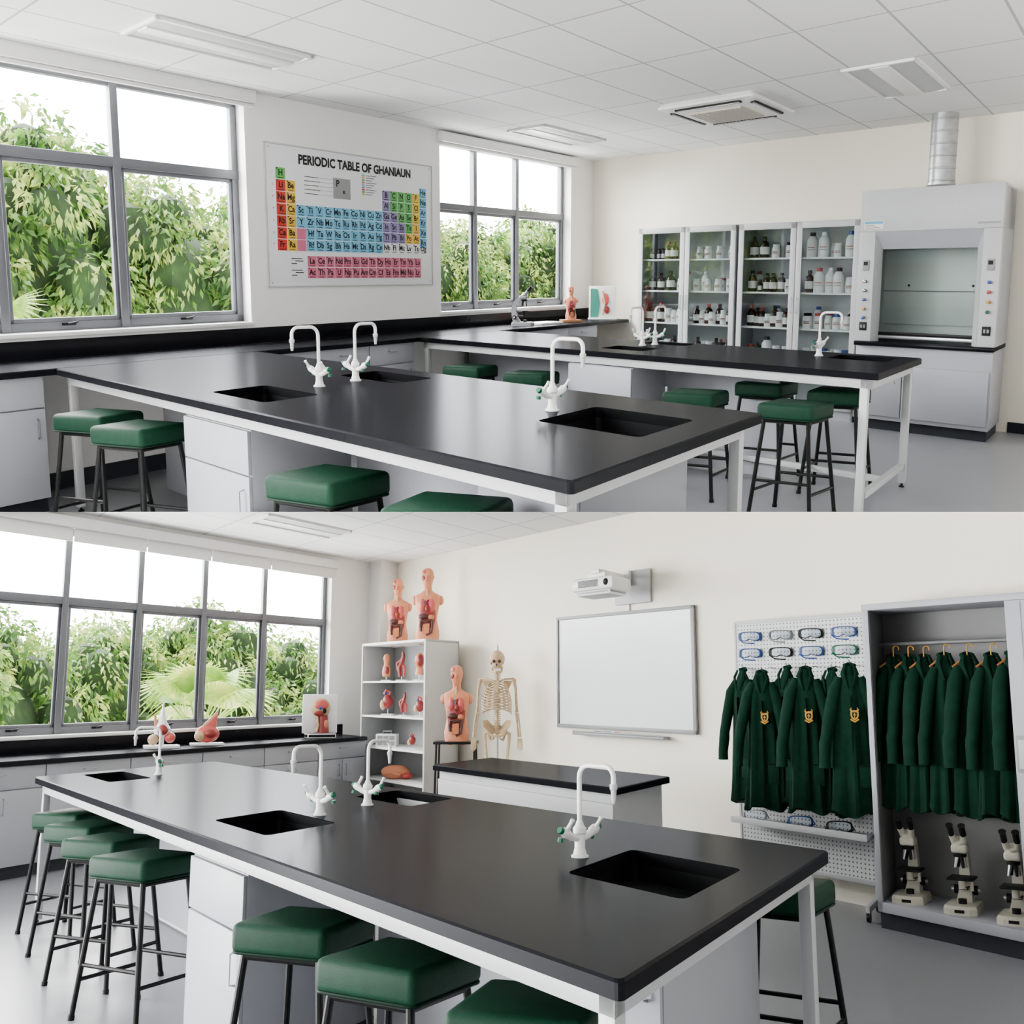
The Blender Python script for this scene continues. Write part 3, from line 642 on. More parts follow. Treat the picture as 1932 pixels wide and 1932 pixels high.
# poster
px0,px1,pz0,pz1=3.84,5.94,1.36,2.55;W_=px1-px0;H_=pz1-pz0
root=empty("periodic_table_poster",((px0+px1)/2,BW,pz0),"framed wall chart headed PERIODIC TABLE OF GHANIAUN between the windows","poster")
b=B();b.box(px0,px1,BW,BW+.012,pz0,pz1,POSTER,.003);mk(b,"board",root)
b=B()
for y0,y1,c0,c1 in((px0,px1,pz0,pz0+.012),(px0,px1,pz1-.012,pz1),(px0,px0+.012,pz0,pz1),(px1-.012,px1,pz0,pz1)): b.box(y0,y1,BW,BW+.02,c0,c1,LGREY,.002)
mk(b,"poster_frame",root)
def ps(s,v,d): return (px0+W_*s,BW+d,pz1-H_*v)
def tmx(s,v,size,d=.0155,asp=1): 
    p=ps(s,v,d);return Matrix.Translation(p)@Matrix(((size*asp,0,0,0),(0,0,0,0),(0,size,0,0),(0,0,0,1)))
cells=[]
def cell(c,r,sym,col): cells.append((.052+.0503*c,.163+.083*r,.0503,.083,sym,col))
for r,sy in enumerate("H Li Na K Rb Ca Fr".split()): cell(0,r,sy,'gr' if r==0 else 'rd')
for r,sy in enumerate("Be Mg Ca Sr Ba Ra".split()): cell(1,r+1,sy,'yl')
dbl=["Sc Ti V Cr Mn Fe Co Ni Cu Zn","Y Zr Nb Mo Tc Ru Rh Pd Ag Cd","* Hf Ta W Re Os Ir Pt Au Hg","* Rf Db Sg Bh Hs Mt Ds Rg Cn"]
for r,l in enumerate(dbl):
    for c,sy in enumerate(l.split()): cell(2+c,3+r,'' if sy=='*' else sy,'bl' if sy!='*' else 'pk')
pb=["B C N O F","Al Si P S Cl","Ga Ge As Se Br","In Sn Sb Te I","Tl Pb Bi Po At"]
pc=["pu gr gr gr yl","pu gr gr gr yl","pu pu gr gr yl","pu pu pu gr yl","pu pu pu yl yl"]
for r,(l,cl) in enumerate(zip(pb,pc)):
    for c,(sy,q) in enumerate(zip(l.split(),cl.split())): cell(12+c,1+r,sy,q)
for c,sy in enumerate("Nh Fl Mc Lv Ts Og".split()): cell(12+c,6,sy,None)
for r,sy in enumerate("He Ne Ar Kr Xe Rn".split()): cell(17,r+.4,sy,'bl')
for r,l in enumerate(["La Ce Pr Nd Pm Eu Gd Tb Dy Ho Er Tm Yb Lu","Ac Th Pa U Np Pu Am Cm Cf Es Fm Md No Lr"]):
    for c,sy in enumerate(l.split()): cells.append((.205+.0507*c,.775+.083*r,.0507,.083,sy,'pk'))
b=B();t=B()
for s,v,w_,h_,sy,col in cells:
    if col:
        p=ps(s+.0012,v+h_-.002,0);q=ps(s+w_-.0012,v+.002,0);b.box(p[0],q[0],BW+.012,BW+.014,p[2],q[2],TILEM[col])
    if sy:
        t.mesh(txt(sy),tmx(s+w_/2,v+h_*.46,.070,asp=.95),BLK)
        p=ps(s+w_*.22,v+h_*.88,.0);t.box(p[0],p[0]+W_*w_*.56,BW+.014,BW+.0155,p[2],p[2]+.005,BLK)
        p=ps(s+w_*.1,v+h_*.14,.0);t.box(p[0],p[0]+W_*w_*.14,BW+.014,BW+.0155,p[2],p[2]+.008,BLK)
for j in range(9):
    p=ps(.53,.30-.018*j,0);b.box(p[0],p[0]+.035,BW+.012,BW+.014,p[2],p[2]+.016,TILEM[['yl','gr','rd','pu','bl','pk','gr','yl','bl'][j]]);t.box(p[0]+.05,p[0]+.13+.03*(j%3),BW+.014,BW+.0152,p[2]+.005,p[2]+.010,BLK)
p=ps(.36,.345,0);b.box(p[0],p[0]+.21,BW+.012,BW+.014,p[2],p[2]+.18,GREY);t.mesh(txt("P"),tmx(.385,.235,.08),BLK);t.mesh(txt("e"),tmx(.42,.29,.06),BLK)
for j in range(5):
    p=ps(.2,.33-.03*j,0);t.box(p[0],p[0]+.16+.02*(j%2),BW+.012,BW+.0145,p[2],p[2]+.005,BLK);t.box(p[0]+.17,p[0]+.34,BW+.012,BW+.0143,p[2]+.001,p[2]+.0035,GREY)
for j in range(2):
    for i_ in range(3):
        p=ps(.12+.02*(i_%2),.80+.083*j+.018*i_,0);t.box(p[0],p[0]+.12-.03*i_,BW+.012,BW+.0145,p[2],p[2]+.007,BLK)
for r in range(7):
    t.mesh(txt(str(r+1)),tmx(.035,.2+.083*r,.022),BLK)
t.mesh(txt("PERIODIC TABLE OF GHANIAUN",.04),tmx(.51,.095,.108,asp=.90),BLK)
mk(b,"element_tiles",root);mk(t,"lettering",root)
b=B()
for s in(.02,.98):
    for v in(.03,.97): b.ell(ps(s,v,.014),(.008,.004,.008),CHROME,8)
mk(b,"fixing_screw",root)
# glass cabinets
def glasscab(b0,b1,label):
    fr=8.67;root=empty("glass_door_cabinet",(fr+.22,(b0+b1)/2,0),label,"cabinet",group="glass-fronted chemical cabinets")
    q=B();Hc=2.0;t=.02
    q.box(fr,AW-.02,b0,b0+t,.0,Hc,CAB);q.box(fr,AW-.02,b1-t,b1,.0,Hc,CAB);q.box(AW-.04,AW-.02,b0,b1,0,Hc,CABIN);q.box(fr,AW-.02,b0,b1,Hc-t,Hc,CAB,.002);q.box(fr,AW-.02,b0,b1,.0,.1,CAB)
    m_=(b0+b1)/2;q.box(fr+.005,fr+.03,m_-.01,m_+.01,.1,Hc-t,CAB);mk(q,"body",root)
    for z in(.55,.91,1.28,1.64):
        q=B();q.box(fr+.03,AW-.04,b0+t,b1-t,z-.018,z,WHITE,.002);mk(q,"shelf",root)
    for j,(p,s) in enumerate(((b0+.004,m_-.003),(m_+.003,b1-.004))):
        q=B();w_=.062
        for y0,y1,z0,z1 in((p,s,.1,.1+w_),(p,s,Hc-w_-.005,Hc-.005),(p,p+w_,.1,Hc-.005),(s-w_,s,.1,Hc-.005)): q.box(fr-.022,fr-.002,y0,y1,z0,z1,LGREY,.003)
        d=mk(q,"door",root)
        q=B();q.box(fr-.014,fr-.010,p+w_,s-w_,.1+w_,Hc-w_,GLASS);mk(q,"glass_pane",d)
        handle(F('a',fr),(s-.03) if j==0 else p+.03,1.15,d,True,.16)
    return root
glasscab(-5.06,-3.74,"grey steel chemical cabinet with glass doors and bottle shelves")
glasscab(-3.71,-2.36,"grey steel chemical cabinet with glass doors next to the fume hood")
kinds={}
def bot(kd,cap,loc,scale=1):
    key=(kd,cap.name)
    nm={'amber':("reagent_bottle","amber glass reagent bottle with white label on a cabinet shelf","bottle"),'jar':("chemical_jar","short white plastic chemical jar on a cabinet shelf","jar"),'tall':("chemical_bottle","tall white plastic bottle with printed label on a cabinet shelf","bottle"),'vial':("reagent_vial","small amber vial with label on a cabinet shelf","bottle")}[kd]
    if key not in kinds:
        kinds[key]=mk(bottle(kd,cap),nm[0],loc=loc,sk=False,face=(-1,0),scale=scale,label=nm[1],cat=nm[2],group="bottles and jars in the glass cabinets")
    else: dup(kinds[key],loc,(-1,0),scale=scale)
rd=random.Random(11)
bays=[(-5.02,-4.44),(-4.36,-3.78),(-3.67,-3.08),(-3.0,-2.41)]
plan={1.64:["vvvaav","tttt","aatj","TTtT"],1.28:["aaat","tttt","avaaat","aTTTj"],.91:["ajajtj","atataja","aaataja","jjtjt"],.55:["ajtjaj","ajjaja","jjTjj","jtjtjj"]}
for z,pl in plan.items():
    for (y0,y1),s in zip(bays,pl):
        n=len(s)
        for j,ch in enumerate(s):
            y=y0+.08+(y1-y0-.16)*(j/(max(1,n-1)));aa=8.80+rd.uniform(-.03,.05)
            cp=rd.choice([WPLA,REDP,BLUEP,BLK,WPLA])
            if ch=='v': bot('vial',BLK,(aa,y,z),1.3)
            elif ch=='a': bot('amber',rd.choice([BLK,REDP,BLK]),(aa,y,z),rd.choice([1.15,1.3]))
            elif ch=='j': bot('jar',cp,(aa,y,z),1.1)
            elif ch=='t': bot('jar',WPLA,(aa,y,z),.95)
            elif ch=='T': bot('tall',cp,(aa,y,z),1.15)
        for q_ in range(3):
            bot(rd.choice(['jar','jar','amber','tall'] if z<1.6 else ['jar','vial']),rd.choice([WPLA,BLUEP,REDP]),(9.03,y0+.1+.19*q_+rd.uniform(-.03,.03),z),1)
# fume hood
fr=8.40;h0,h1=-2.30,-1.06
root=empty("fume_hood",(fr+.35,(h0+h1)/2,0),"large grey laboratory fume hood with glass sash, round duct above","fume hood")
Fh=F('a',fr)
q=B();Fh.box(q,h0+.01,h1-.01,.03,.72,.1,.80,CAB,.003);mk(q,"base_cupboard",root)
q=B();Fh.box(q,h0+.03,h1-.03,.08,.7,0,.1,PLINTH);mk(q,"plinth",root)
for y0,y1,hh in((h0+.03,(h0+h1)/2-.16,h0+.3),((h0+h1)/2-.15,h1-.03,0)):
    q=B();Fh.box(q,y0,y1,.01,.03,.14,.62,CAB,.003);d=mk(q,"door",root);handle(Fh,(y1-.05) if y0<h0+.1 else y0+.05,.52,d)
q=B();Fh.box(q,h0,h1,-.03,.72,.80,.84,TOP,.005);mk(q,"worktop",root)
q=B()
Fh.box(q,h0,h0+.15,0,.12,.84,1.86,LGREY,.006);Fh.box(q,h1-.15,h1,0,.12,.84,1.86,LGREY,.006)
Fh.box(q,h0,h0+.03,.1,.74,.84,2.22,CAB);Fh.box(q,h1-.03,h1,.1,.74,.84,2.22,CAB)
Fh.box(q,h0,h1,.0,.74,1.86,2.24,LGREY,.006)
q.loft([[Fh.p(h0+.15,.0,1.86),Fh.p(h1-.15,.0,1.86),Fh.p(h1-.2,.09,1.70),Fh.p(h0+.2,.09,1.70)],[Fh.p(h0+.15,.13,1.86),Fh.p(h1-.15,.13,1.86),Fh.p(h1-.2,.13,1.71),Fh.p(h0+.2,.13,1.71)]],CAB)
for e,s in((h0+.15,1),(h1-.15,-1)): q.loft([[Fh.p(e,0,.84),Fh.p(e,0,1.86),Fh.p(e+s*.05,.09,1.7),Fh.p(e+s*.05,.09,.84)],[Fh.p(e,.12,.84),Fh.p(e,.12,1.86),Fh.p(e+s*.05,.12,1.7),Fh.p(e+s*.05,.12,.84)]],LGREY)
mk(q,"body",root)
q=B();Fh.box(q,h0+.03,h1-.03,.66,.72,.84,1.86,WHITE);Fh.box(q,h0+.1,h1-.1,.62,.64,.98,1.7,WHITE,.004);Fh.box(q,h0+.1,h1-.1,.60,.62,1.3,1.31,GREY)
for y in(h0+.35,h1-.3): q.ell(Fh.p(y,.61,1.36),(.012,.012,.012),BLK,8)
mk(q,"lining",root)
q=B();Fh.box(q,h0+.18,h1-.18,.10,.115,.90,.93,BLACKM,.003);Fh.box(q,h0+.18,h0+.195,.10,.115,.93,1.74,CHROME);Fh.box(q,h1-.195,h1-.18,.10,.115,.93,1.74,CHROME);Fh.box(q,h0+.18,h1-.18,.09,.105,.865,.90,CHROME,.004);s_=mk(q,"sash",root)
q=B();Fh.box(q,h0+.195,h1-.195,.105,.109,.93,1.74,SASHG);mk(q,"glass_pane",s_)
for e,cs in((h0+.075,[BLK,CHROME,CHROME,BLUEP,YELP,BLUEP]),(h1-.075,[BLK,BLUEP,REDP,YELP,GTIP])):
    q=B();Fh.box(q,e-.03,e+.03,-.012,.0,1.5,1.6,GREY,.003);Fh.box(q,e-.02,e+.02,-.014,-.012,1.55,1.585,BLK);mk(q,"switch",root)
    for j,c in enumerate(cs[1:]):
        q=B();z=1.40-.085*j;p0=Fh.p(e,0,z);p1=Fh.p(e,-.03,z);q.tube([p0,p1],[.014,.012],BLK,12);q.tube([p1,Fh.p(e,-.035,z)],[.016,.006],c,12);mk(q,"valve_knob",root)
    q=B();Fh.box(q,e-.035,e+.035,-.012,0,.94,1.02,BLK,.004);Fh.box(q,e-.022,e-.006,-.015,-.012,.965,.995,GREY);Fh.box(q,e+.006,e+.022,-.015,-.012,.965,.995,GREY);mk(q,"power_socket",root)
q=B();Fh.box(q,h0+.04,h0+.22,-.004,0,1.885,1.96,LABELM);Fh.box(q,h0+.045,h0+.215,-.005,-.004,1.93,1.955,mat("label_blue",(.07,.3,.5),.5,noise=.02))
for j in range(3): Fh.box(q,h0+.05,h0+.19-.03*j,-.005,-.004,1.893+.011*j,1.897+.011*j,BLK)
mk(q,"instruction_label",root)
q=B();Fh.box(q,h1-.2,h1-.02,-.004,0,1.90,1.915,GREY);mk(q,"name_plate",root)
pr=[(.16,2.24),(.16,2.26),(.125,2.28),(.125,2.30),(.118,2.30)]
z=2.30
while z<CH-.05: pr+=[(.118,z+.01),(.122,z+.015),(.122,z+.022),(.118,z+.027)];z+=.11
pr+=[(.118,CH)]
q2=B();q2.lathe(pr,GALV,(0,0,0),n=28);dd=mk(q2,"ventilation_duct",loc=(fr+.38,(h0+h1)/2+.02,0),sk=False,face=(-1,0),label="round galvanised spiral duct rising from fume hood to ceiling",cat="duct")
# ceiling things
root=empty("air_conditioner",(7.05,-3.18,CH),"white square ceiling cassette air conditioner with beige grille","air conditioner")
q=B();a0,a1,b0,b1=6.55,7.55,-3.66,-2.70;z=CH
q.loft([[(x,y,z-.0) for x,y in rr(a0+.03,a1-.03,b0+.03,b1-.03,.03)],[(x,y,z-.03) for x,y in rr(a0,a1,b0,b1,.04)],[(x,y,z-.045) for x,y in rr(a0+.01,a1-.01,b0+.01,b1-.01,.04)],[(x,y,z-.07) for x,y in rr(a0+.17,a1-.17,b0+.17,b1-.17,.03)]],WHITE);mk(q,"housing",root)
q=B();q.box(a0+.22,a1-.22,b0+.22,b1-.22,z-.082,z-.068,mat("beige_grille",(.46,.39,.30),.6,noise=.03),.003)
for j in range(14): yy=b0+.24+(b1-b0-.48)*j/13;q.box(a0+.23,a1-.23,yy-.004,yy+.004,z-.086,z-.082,LGREY)
mk(q,"grille",root)
for r_ in((a0+.06,a0+.11,b0+.16,b1-.16),(a1-.11,a1-.06,b0+.16,b1-.16),(a0+.16,a1-.16,b0+.06,b0+.11),(a0+.16,a1-.16,b1-.11,b1-.06)):
    q=B();q.box(*r_,z-.068,z-.05,BLK,.003);q.box(r_[0]+.014,r_[1]-.014,r_[2]+.014,r_[3]-.014,z-.074,z-.06,WHITE,.003);mk(q,"air_vent",root)
troffer(2.26,3.43,-5.28,-4.75,CH);troffer(6.57,7.8,-5.54,-5.02,CH);troffer(6.37,7.6,-1.95,-1.4,CH)
# bench items
microscope((7.1,-5.75,.9),(.7,1),"black and chrome microscope on the window worktop",GREY,BLK,.95)
torso((8.09,-5.72,.93),(-.6,1),"small anatomical torso on a wooden base on the worktop",.42)
q=B();q.box(-.12,.12,-.09,.09,0,.03,WOOD,.004);mk(q,"wooden_block",loc=(8.09,-5.72,.9),sk=False,face=(-.6,1),label="wooden base block under the small torso",cat="base")
root=empty("anatomy_board",(8.84,-5.72,.9),"small white display board with green and pink anatomy relief","anatomy model",face=(-.8,.6))
q=B();q.box(-.17,.17,-.01,.01,.02,.42,WHITE,.008);q.box(-.18,.18,-.06,.06,0,.02,WHITE,.004);mk(q,"board",root,sk=False)
q=B();q.loft([[(x,y,z) for x,z in((-.15,.03),(-.05,.03),(-.03,.2),(-.06,.38),(-.15,.39))] for y in(-.018,-.011)],mat("teal_relief",(.02,.2,.15),.4,noise=.1));q.ell((.04,-.015,.25),(.045,.02,.08),OPINK,12);q.ell((.06,-.02,.12),(.035,.02,.05),ORED,10);q.tube([(0,-.02,.36),(.03,-.03,.2),(0,-.02,.06)],.012,BONE);mk(q,"relief",root,sk=False)
q=B();q.box(7.3,7.75,-5.85,-5.6,.9,.925,WHITE,.006);mk(q,"specimen_tray",loc=(7.5,-5.7,.9),label="flat white tray on the window worktop",cat="tray")
# trees
TM=[treemesh(i,1.9,2.0,24000,85,.13) for i in (1,2)]
def tcopy(b): 
    n=B();n.bm.free();n.bm=b.bm.copy();n.ms=list(b.ms);return n
for j,(a,b_,s,zz) in enumerate(((.8,-10.4,.95,-.95),(2.9,-10.9,.98,-.7),(4.8,-10.2,.86,-.95),(6.8,-11,.9,-.9),(8.6,-12,.8,-.7),(10.6,-11.2,.78,-.7),(12.7,-12,.8,-.75),(14.9,-12,.85,-.85),(17,-13,.95,-.9))):
    m_,cb=TM[j%2];tree((a,b_,zz),m_,tcopy(cb),s,2.0,"dense leafy green tree outside the window",j*1.3)
palm((2.2,-8.6,.55),(0,1),1.0,"fan palm with bright green fronds outside the window")
# ================================================================= LOWER ROOM
LO=R=mkroom(False)
BW,AW,CH=-8.15,6.1,3.03
b=B();b.box(-1,AW+.2,BW-.2,2,CH,CH+.1,CEILM);mk(b,"ceiling",kind="structure",uv=lambda c:(c[0]-4.4+11.7,c[1]+7.2+11.4),flat=True)
b=B();b.box(-3,AW+.2,BW-.2,3,-.1,0,FLOORM);mk(b,"floor",kind="structure")
b=B();b.box(AW,AW+.2,BW-.25,3,0,CH,CREAM);mk(b,"wall_back",kind="structure")
b=B();b.box(5.79,AW,BW,-7.85,0,CH,WALL);mk(b,"trim_2",kind="structure")
wallwin(-1,AW,0,CH,BW,[(.2,5.12,1.05,2.9)],WALL)
window(3,.2,5.12,1.05,2.9,2.24,[1.02,1.83,2.58,3.34,4.15],BW)
blind(.15,5.18,2.88,BW,"row of white roller blinds drawn slightly down over the window",.10,(1.02,1.83,2.58,3.34,4.15))
worktop(-.8,5.36,BW+.02,-7.5,[],"long black resin worktop under the wide window")
b=B();b.box(-.8,5.36,BW,BW+.02,.9,1.02,TOP,.003);mk(b,"backsplash",loc=(2,BW,.9),label="low black upstand behind the window worktop",cat="backsplash")
x=.1
while x<5.2:
    cabinet('b',-7.55,x,x+.75,.52,0,.86,DD,"grey laminate two-door base cabinet with drawer under the window",group="grey base cabinets under the wide window");x+=.75
def lw(v):
    s=(v[1]+6.1)/5.2;t=(v[0]-1.3)/1.6;return Vector(((1-s)*(1.23+t*1.39)+s*(1.40+t*1.66),v[1],v[2]))
R.warp=lw
S3=[(1.62,1.95,-5.95,-5.35),(1.50,1.90,-3.46,-2.92),(2.47,2.83,-3.52,-3.0),(1.93,2.40,-1.53,-1.06)]
worktop(1.3,2.9,-6.1,-.9,S3,"large black resin island table top with four basins")
frame(1.35,2.85,-6.05,-.95,"white steel underframe of the island table",[(1.35,-6.05),(1.35,-1.0),(2.8,-1.0),(2.8,-6.05)],False)
cabinet('a',1.37,-3.38,-2.83,.72,0,.79,[('drawer',0,1,.70,1,''),('door',0,1,0,.70,'r')],"white cupboard with drawer under the island table")
b=B();b.box(2.10,2.13,-6.0,-3.40,.02,.79,CAB);b.box(2.10,2.13,-2.82,-1.75,.02,.79,CAB);mk(b,"modesty_panel",loc=(2.1,-3,0),label="grey divider panel under the island table",cat="panel")
cabinet('a',1.95,-1.72,-1.15,.8,0,.79,[('door',0,1,0,1,'r')],"white enclosed sink cupboard at the island end")
R.warp=None
for l,fc in (((1.93,-5.50,.9),(-.8,-.6)),((1.96,-3.16,.9),(-1,-.3)),((2.31,-3.21,.9),(1,.2)),((2.24,-1.62,.9),(.25,1))): dup(FP,l,fc,label="white lab tap with green valve tips on the island table")
for l,fc in (((1.42,-5.72,0),(-1,.1)),((1.38,-5.16,0),(-1,0)),((1.36,-4.60,0),(-1,.05)),((1.36,-4.00,0),(-1,-.05)),((1.47,-2.45,0),(-1,.1)),((1.52,-1.89,0),(-1,-.1)),((1.59,-1.33,0),(-1,.2)),((3.30,-1.20,0),(1,.1))):
    dup(ST,l,fc,label="stool with square green cushion and black legs beside the island table",scale=SSC)
worktop(3.87,4.65,-4.42,-2.48,[],"black resin top of the small demonstration bench")
root=empty("demonstration_bench",(4.26,-3.45,0),"white panelled demonstration bench in front of the whiteboard","bench")
b=B();b.box(3.92,4.60,-4.37,-2.53,.1,.86,LGREY,.004);mk(b,"body",root)
b=B();b.box(3.90,3.92,-4.37,-2.53,.12,.80,LGREY,.003);mk(b,"front_panel",root)
b=B();b.box(3.97,4.57,-4.33,-2.57,0,.1,PLINTH);mk(b,"plinth",root)
s0,s1,sf,sb=-7.72,-6.30,5.38,5.98
root=empty("open_shelving_unit",(5.68,-7.0,0),"tall white open shelving unit holding small anatomy models","shelf unit")
b=B();t=.03;b.box(sf,sb,s0,s0+t,0,1.97,LGREY,.002);b.box(sf,sb,s1-t,s1,0,1.97,LGREY,.002);b.box(sf,sb,s0,s1,1.94,1.97,WHITE,.002);b.box(sb-.02,sb,s0,s1,0,1.97,LGREY);b.box(sf,sb,s0,s1,0,.1,WHITE);mk(b,"carcass",root)
SZ=(.44,.79,1.14,1.53)
for z in SZ:
    b=B();b.box(sf+.005,sb-.02,s0+t,s1-t,z-.02,z,WHITE,.002);mk(b,"shelf",root)
torso((5.68,-7.28,1.97),(-.8,.6),"half-body anatomical torso with open chest on top of the shelving unit",.80,"torsos on the shelving unit")
torso((5.68,-6.62,1.97),(-.8,.6),"half-body anatomical torso with tan skin on top of the shelving unit",.86,"torsos on the shelving unit")
torso((5.5,-5.83,.92),(-.8,.6),"life-size anatomical torso with exposed organs on a black stand",.80)
root=empty("model_stand",(5.5,-5.83,0),"small black metal stand carrying the large torso","stand",face=(-.8,.6))
b=B();b.box(-.22,.22,-.17,.17,.895,.92,BLACKM,.004);mk(b,"stand_top",root,sk=False)
for sx in(-1,1):
    for sy in(-1,1):
        b=B();b.tube([(sx*.19,sy*.14,.9),(sx*.21,sy*.16,0)],.011,BLACKM);mk(b,"leg",root,sk=False)
skeleton((5.65,-5.28,.155),(-.8,.6),.99)
def small(kind,loc,label,scale=1):
    root=empty("anatomy_model",loc,label,"anatomy model",face=(-.85,.5),scale=scale,group="small anatomy models on the shelves")
    if kind!='box' and kind!='brain':
        b=B();b.box(-.06,.06,-.05,.05,0,.015,WPLA,.004);b.tube([(0,0,.015),(0,0,.06)],.005,CHROME);mk(b,"model_base",root,sk=False)
    b=B()
    if kind=='bust': b.lathe([(.02,.05),(.05,.06),(.055,.12),(.045,.17),(.03,.2),(.035,.24),(.045,.28),(.03,.32),(.01,.33)],OTAN,n=14,sy=.7);b.ell((.01,-.03,.13),(.03,.02,.05),ORED)
    elif kind=='fig': b.tube([(-.02,0,.05),(-.03,0,.15),(0,0,.2),(.02,0,.28),(.01,0,.33)],[.02,.025,.03,.02,.015],ORED,10);b.tube([(.03,0,.05),(.03,0,.15),(0,0,.2)],[.015,.02,.02],OPINK,10);b.tube([(0,0,.24),(-.06,0,.2),(-.05,0,.12)],[.015,.012,.01],OPINK,8)
    elif kind=='head': b.ell((0,0,.2),(.05,.06,.08),OTAN,14);b.ell((.01,-.03,.2),(.035,.04,.06),ORED,12);b.tube([(0,.01,.06),(0,.01,.16)],[.045,.03],SKIN,10)
    elif kind=='heart': b.ell((0,0,.13),(.055,.045,.07),ORED,14);b.tube([(.01,0,.17),(.02,0,.22),(-.02,0,.24),(-.04,0,.2)],.013,OPINK,8);b.tube([(-.02,0,.17),(-.03,0,.23)],.012,OBLU,8);b.ell((-.05,.0,.1),(.03,.03,.05),BONE,10)
    elif kind=='box':
        b.box(-.12,.12,-.08,.08,0,.14,WPLA,.006)
        for i in range(3):
            for j in range(2): b.box(-.1+.07*i,-.04+.07*i,-.083,-.08,.015+.06*j,.06+.06*j,GREY)
        b.tube([(-.05,0,.14),(-.05,0,.17),(.05,0,.17),(.05,0,.14)],.008,GREY)
    elif kind=='brain':
        b.ell((0,0,.06),(.13,.08,.06),SKIN,16);b.ell((.1,-.03,.03),(.06,.05,.03),OPINK,12)
        b.tube([(-.1,-.06,.05),(-.02,-.085,.06),(.06,-.08,.04)],.015,OTAN,8)
    mk(b,"organ",root,sk=False)
for kd,bb,z,l,sc in (('bust',-7.35,1.53,"small tan bust model on a shelf",.95),('fig',-7.0,1.53,"small red muscle figure on a shelf",1),('head',-6.62,1.53,"sectioned head model on a shelf",1.1),('heart',-7.3,1.14,"red heart model on a shelf",1.2),('fig',-6.95,1.14,"small red organ figure on a shelf",.8),('heart',-6.6,1.14,"heart and kidney model on a shelf",.9),('box',-7.3,.79,"white box of specimen slots on a shelf",1),('heart',-6.75,.79,"pink organ model lying on a shelf",.7),('brain',-7.1,.44,"pink skull section model lying on a low shelf",1.3)): small(kd,(5.55,bb,z),l,sc)
# bench items
root=empty("flower_model",(2.74,-7.8,.9),"white and red sectioned plant model on the window worktop","biology model",face=(-.2,1))
b=B();b.box(-.16,.16,-.1,.1,0,.03,WPLA,.006);b.tube([(0,0,.03),(0,0,.16)],.02,WPLA);mk(b,"model_base",root,sk=False)
b=B();b.lathe([(.02,.10),(.07,.13),(.075,.18),(.04,.24),(.02,.32),(.005,.42)],WPLA,n=12);b.ell((0,-.06,.17),(.05,.04,.05),ORED);b.ell((.07,-.03,.10),(.05,.05,.05),OPINK);b.ell((-.08,-.02,.08),(.05,.05,.05),BONE);b.tube([(-.05,0,.14),(-.07,0,.3)],.012,OTAN);mk(b,"section",root,sk=False)
root=empty("ear_model",(3.25,-7.8,.9),"large pink ear cross-section model on the window worktop","biology model",face=(-.2,1))
b=B();b.box(-.16,.16,-.08,.08,0,.025,WPLA,.006);mk(b,"model_base",root,sk=False)
b=B();b.ell((0,0,.11),(.12,.06,.085),OPINK,14);b.loft([[(x,y,z) for x,z in((-.06,.1),(.08,.12),(.1,.36),(.06,.30),(-.04,.20))] for y in(-.015,.015)],BONE);b.loft([[(x,y,z) for x,z in((-.03,.12),(.07,.13),(.09,.3),(.05,.26),(-.02,.19))] for y in(-.025,.025)],OPINK);b.ell((.03,-.05,.11),(.06,.03,.045),ORED,12);b.ell((-.08,-.04,.09),(.05,.04,.05),BONE,12);mk(b,"section",root,sk=False)
root=empty("head_section_model",(4.77,-7.78,.9),"white board with sectioned head and neck anatomy model","anatomy model",face=(-.2,1))
b=B();b.box(-.2,.2,.03,.05,.05,.48,WHITE,.01);b.box(-.16,.16,-.1,.12,0,.05,BLACKM,.01);mk(b,"board",root,sk=False)
b=B();b.ell((0,.0,.33),(.11,.06,.11),BONE,16);b.ell((.0,-.04,.36),(.08,.03,.06),OPINK,12);b.ell((-.03,-.06,.27),(.06,.02,.03),ORED,10);b.tube([(.02,0,.25),(.02,0,.06)],[.06,.08],ORED,12);b.tube([(-.05,-.04,.24),(-.04,-.06,.14),(-.06,-.06,.07)],.016,BONE,8);b.ell((.05,-.06,.15),(.03,.02,.05),OTAN,10);b.ell((-.02,-.075,.33),(.02,.012,.02),OBLU,8);b.ell((.03,-.07,.30),(.02,.01,.03),BLK,8);mk(b,"section",root,sk=False)
# whiteboard
w0,w1,z0,z1=-4.68,-2.93,1.08,2.14
root=empty("whiteboard",(AW,(w0+w1)/2,z0),"large blank interactive whiteboard with grey frame on the wall","whiteboard")
Fw=F('a',AW);b=B();Fw.box(b,w0+.03,w1-.03,-.035,0,z0+.03,z1-.03,WBM);mk(b,"writing_surface",root)
b=B()
for y0,y1,c0,c1 in((w0,w1,z0,z0+.035),(w0,w1,z1-.03,z1),(w0,w0+.025,z0,z1),(w1-.035,w1,z0,z1)): Fw.box(b,y0,y1,-.05,0,c0,c1,GREY,.004)
mk(b,"board_frame",root)
b=B();Fw.box(b,w0+.28,w1-.32,-.13,0,z0-.055,z0-.03,GREY,.008);Fw.box(b,w0+.28,w1-.32,-.13,-.12,z0-.03,z0-.015,GREY,.003);mk(b,"pen_tray",root)
for j,(c) in enumerate((BLK,BLUEP,REDP,GREY)):
    b=B();y=w0+.55+.13*j;b.tube([Fw.p(y,-.08,z0-.02),Fw.p(y+.09,-.08,z0-.02)],.008,c,8);mk(b,"marker_pen",loc=Fw.p(y,-.08,z0-.03),label="slim marker pen lying in the whiteboard tray",cat="pen",group="pens in the whiteboard tray")
b=B();Fw.box(b,-3.72,-3.69,-.02,0,2.14,2.2,WHITE,.003);mk(b,"cable_cover",loc=Fw.p(-3.7,0,2.13),label="white cable trunking between whiteboard and projector",cat="trunking")
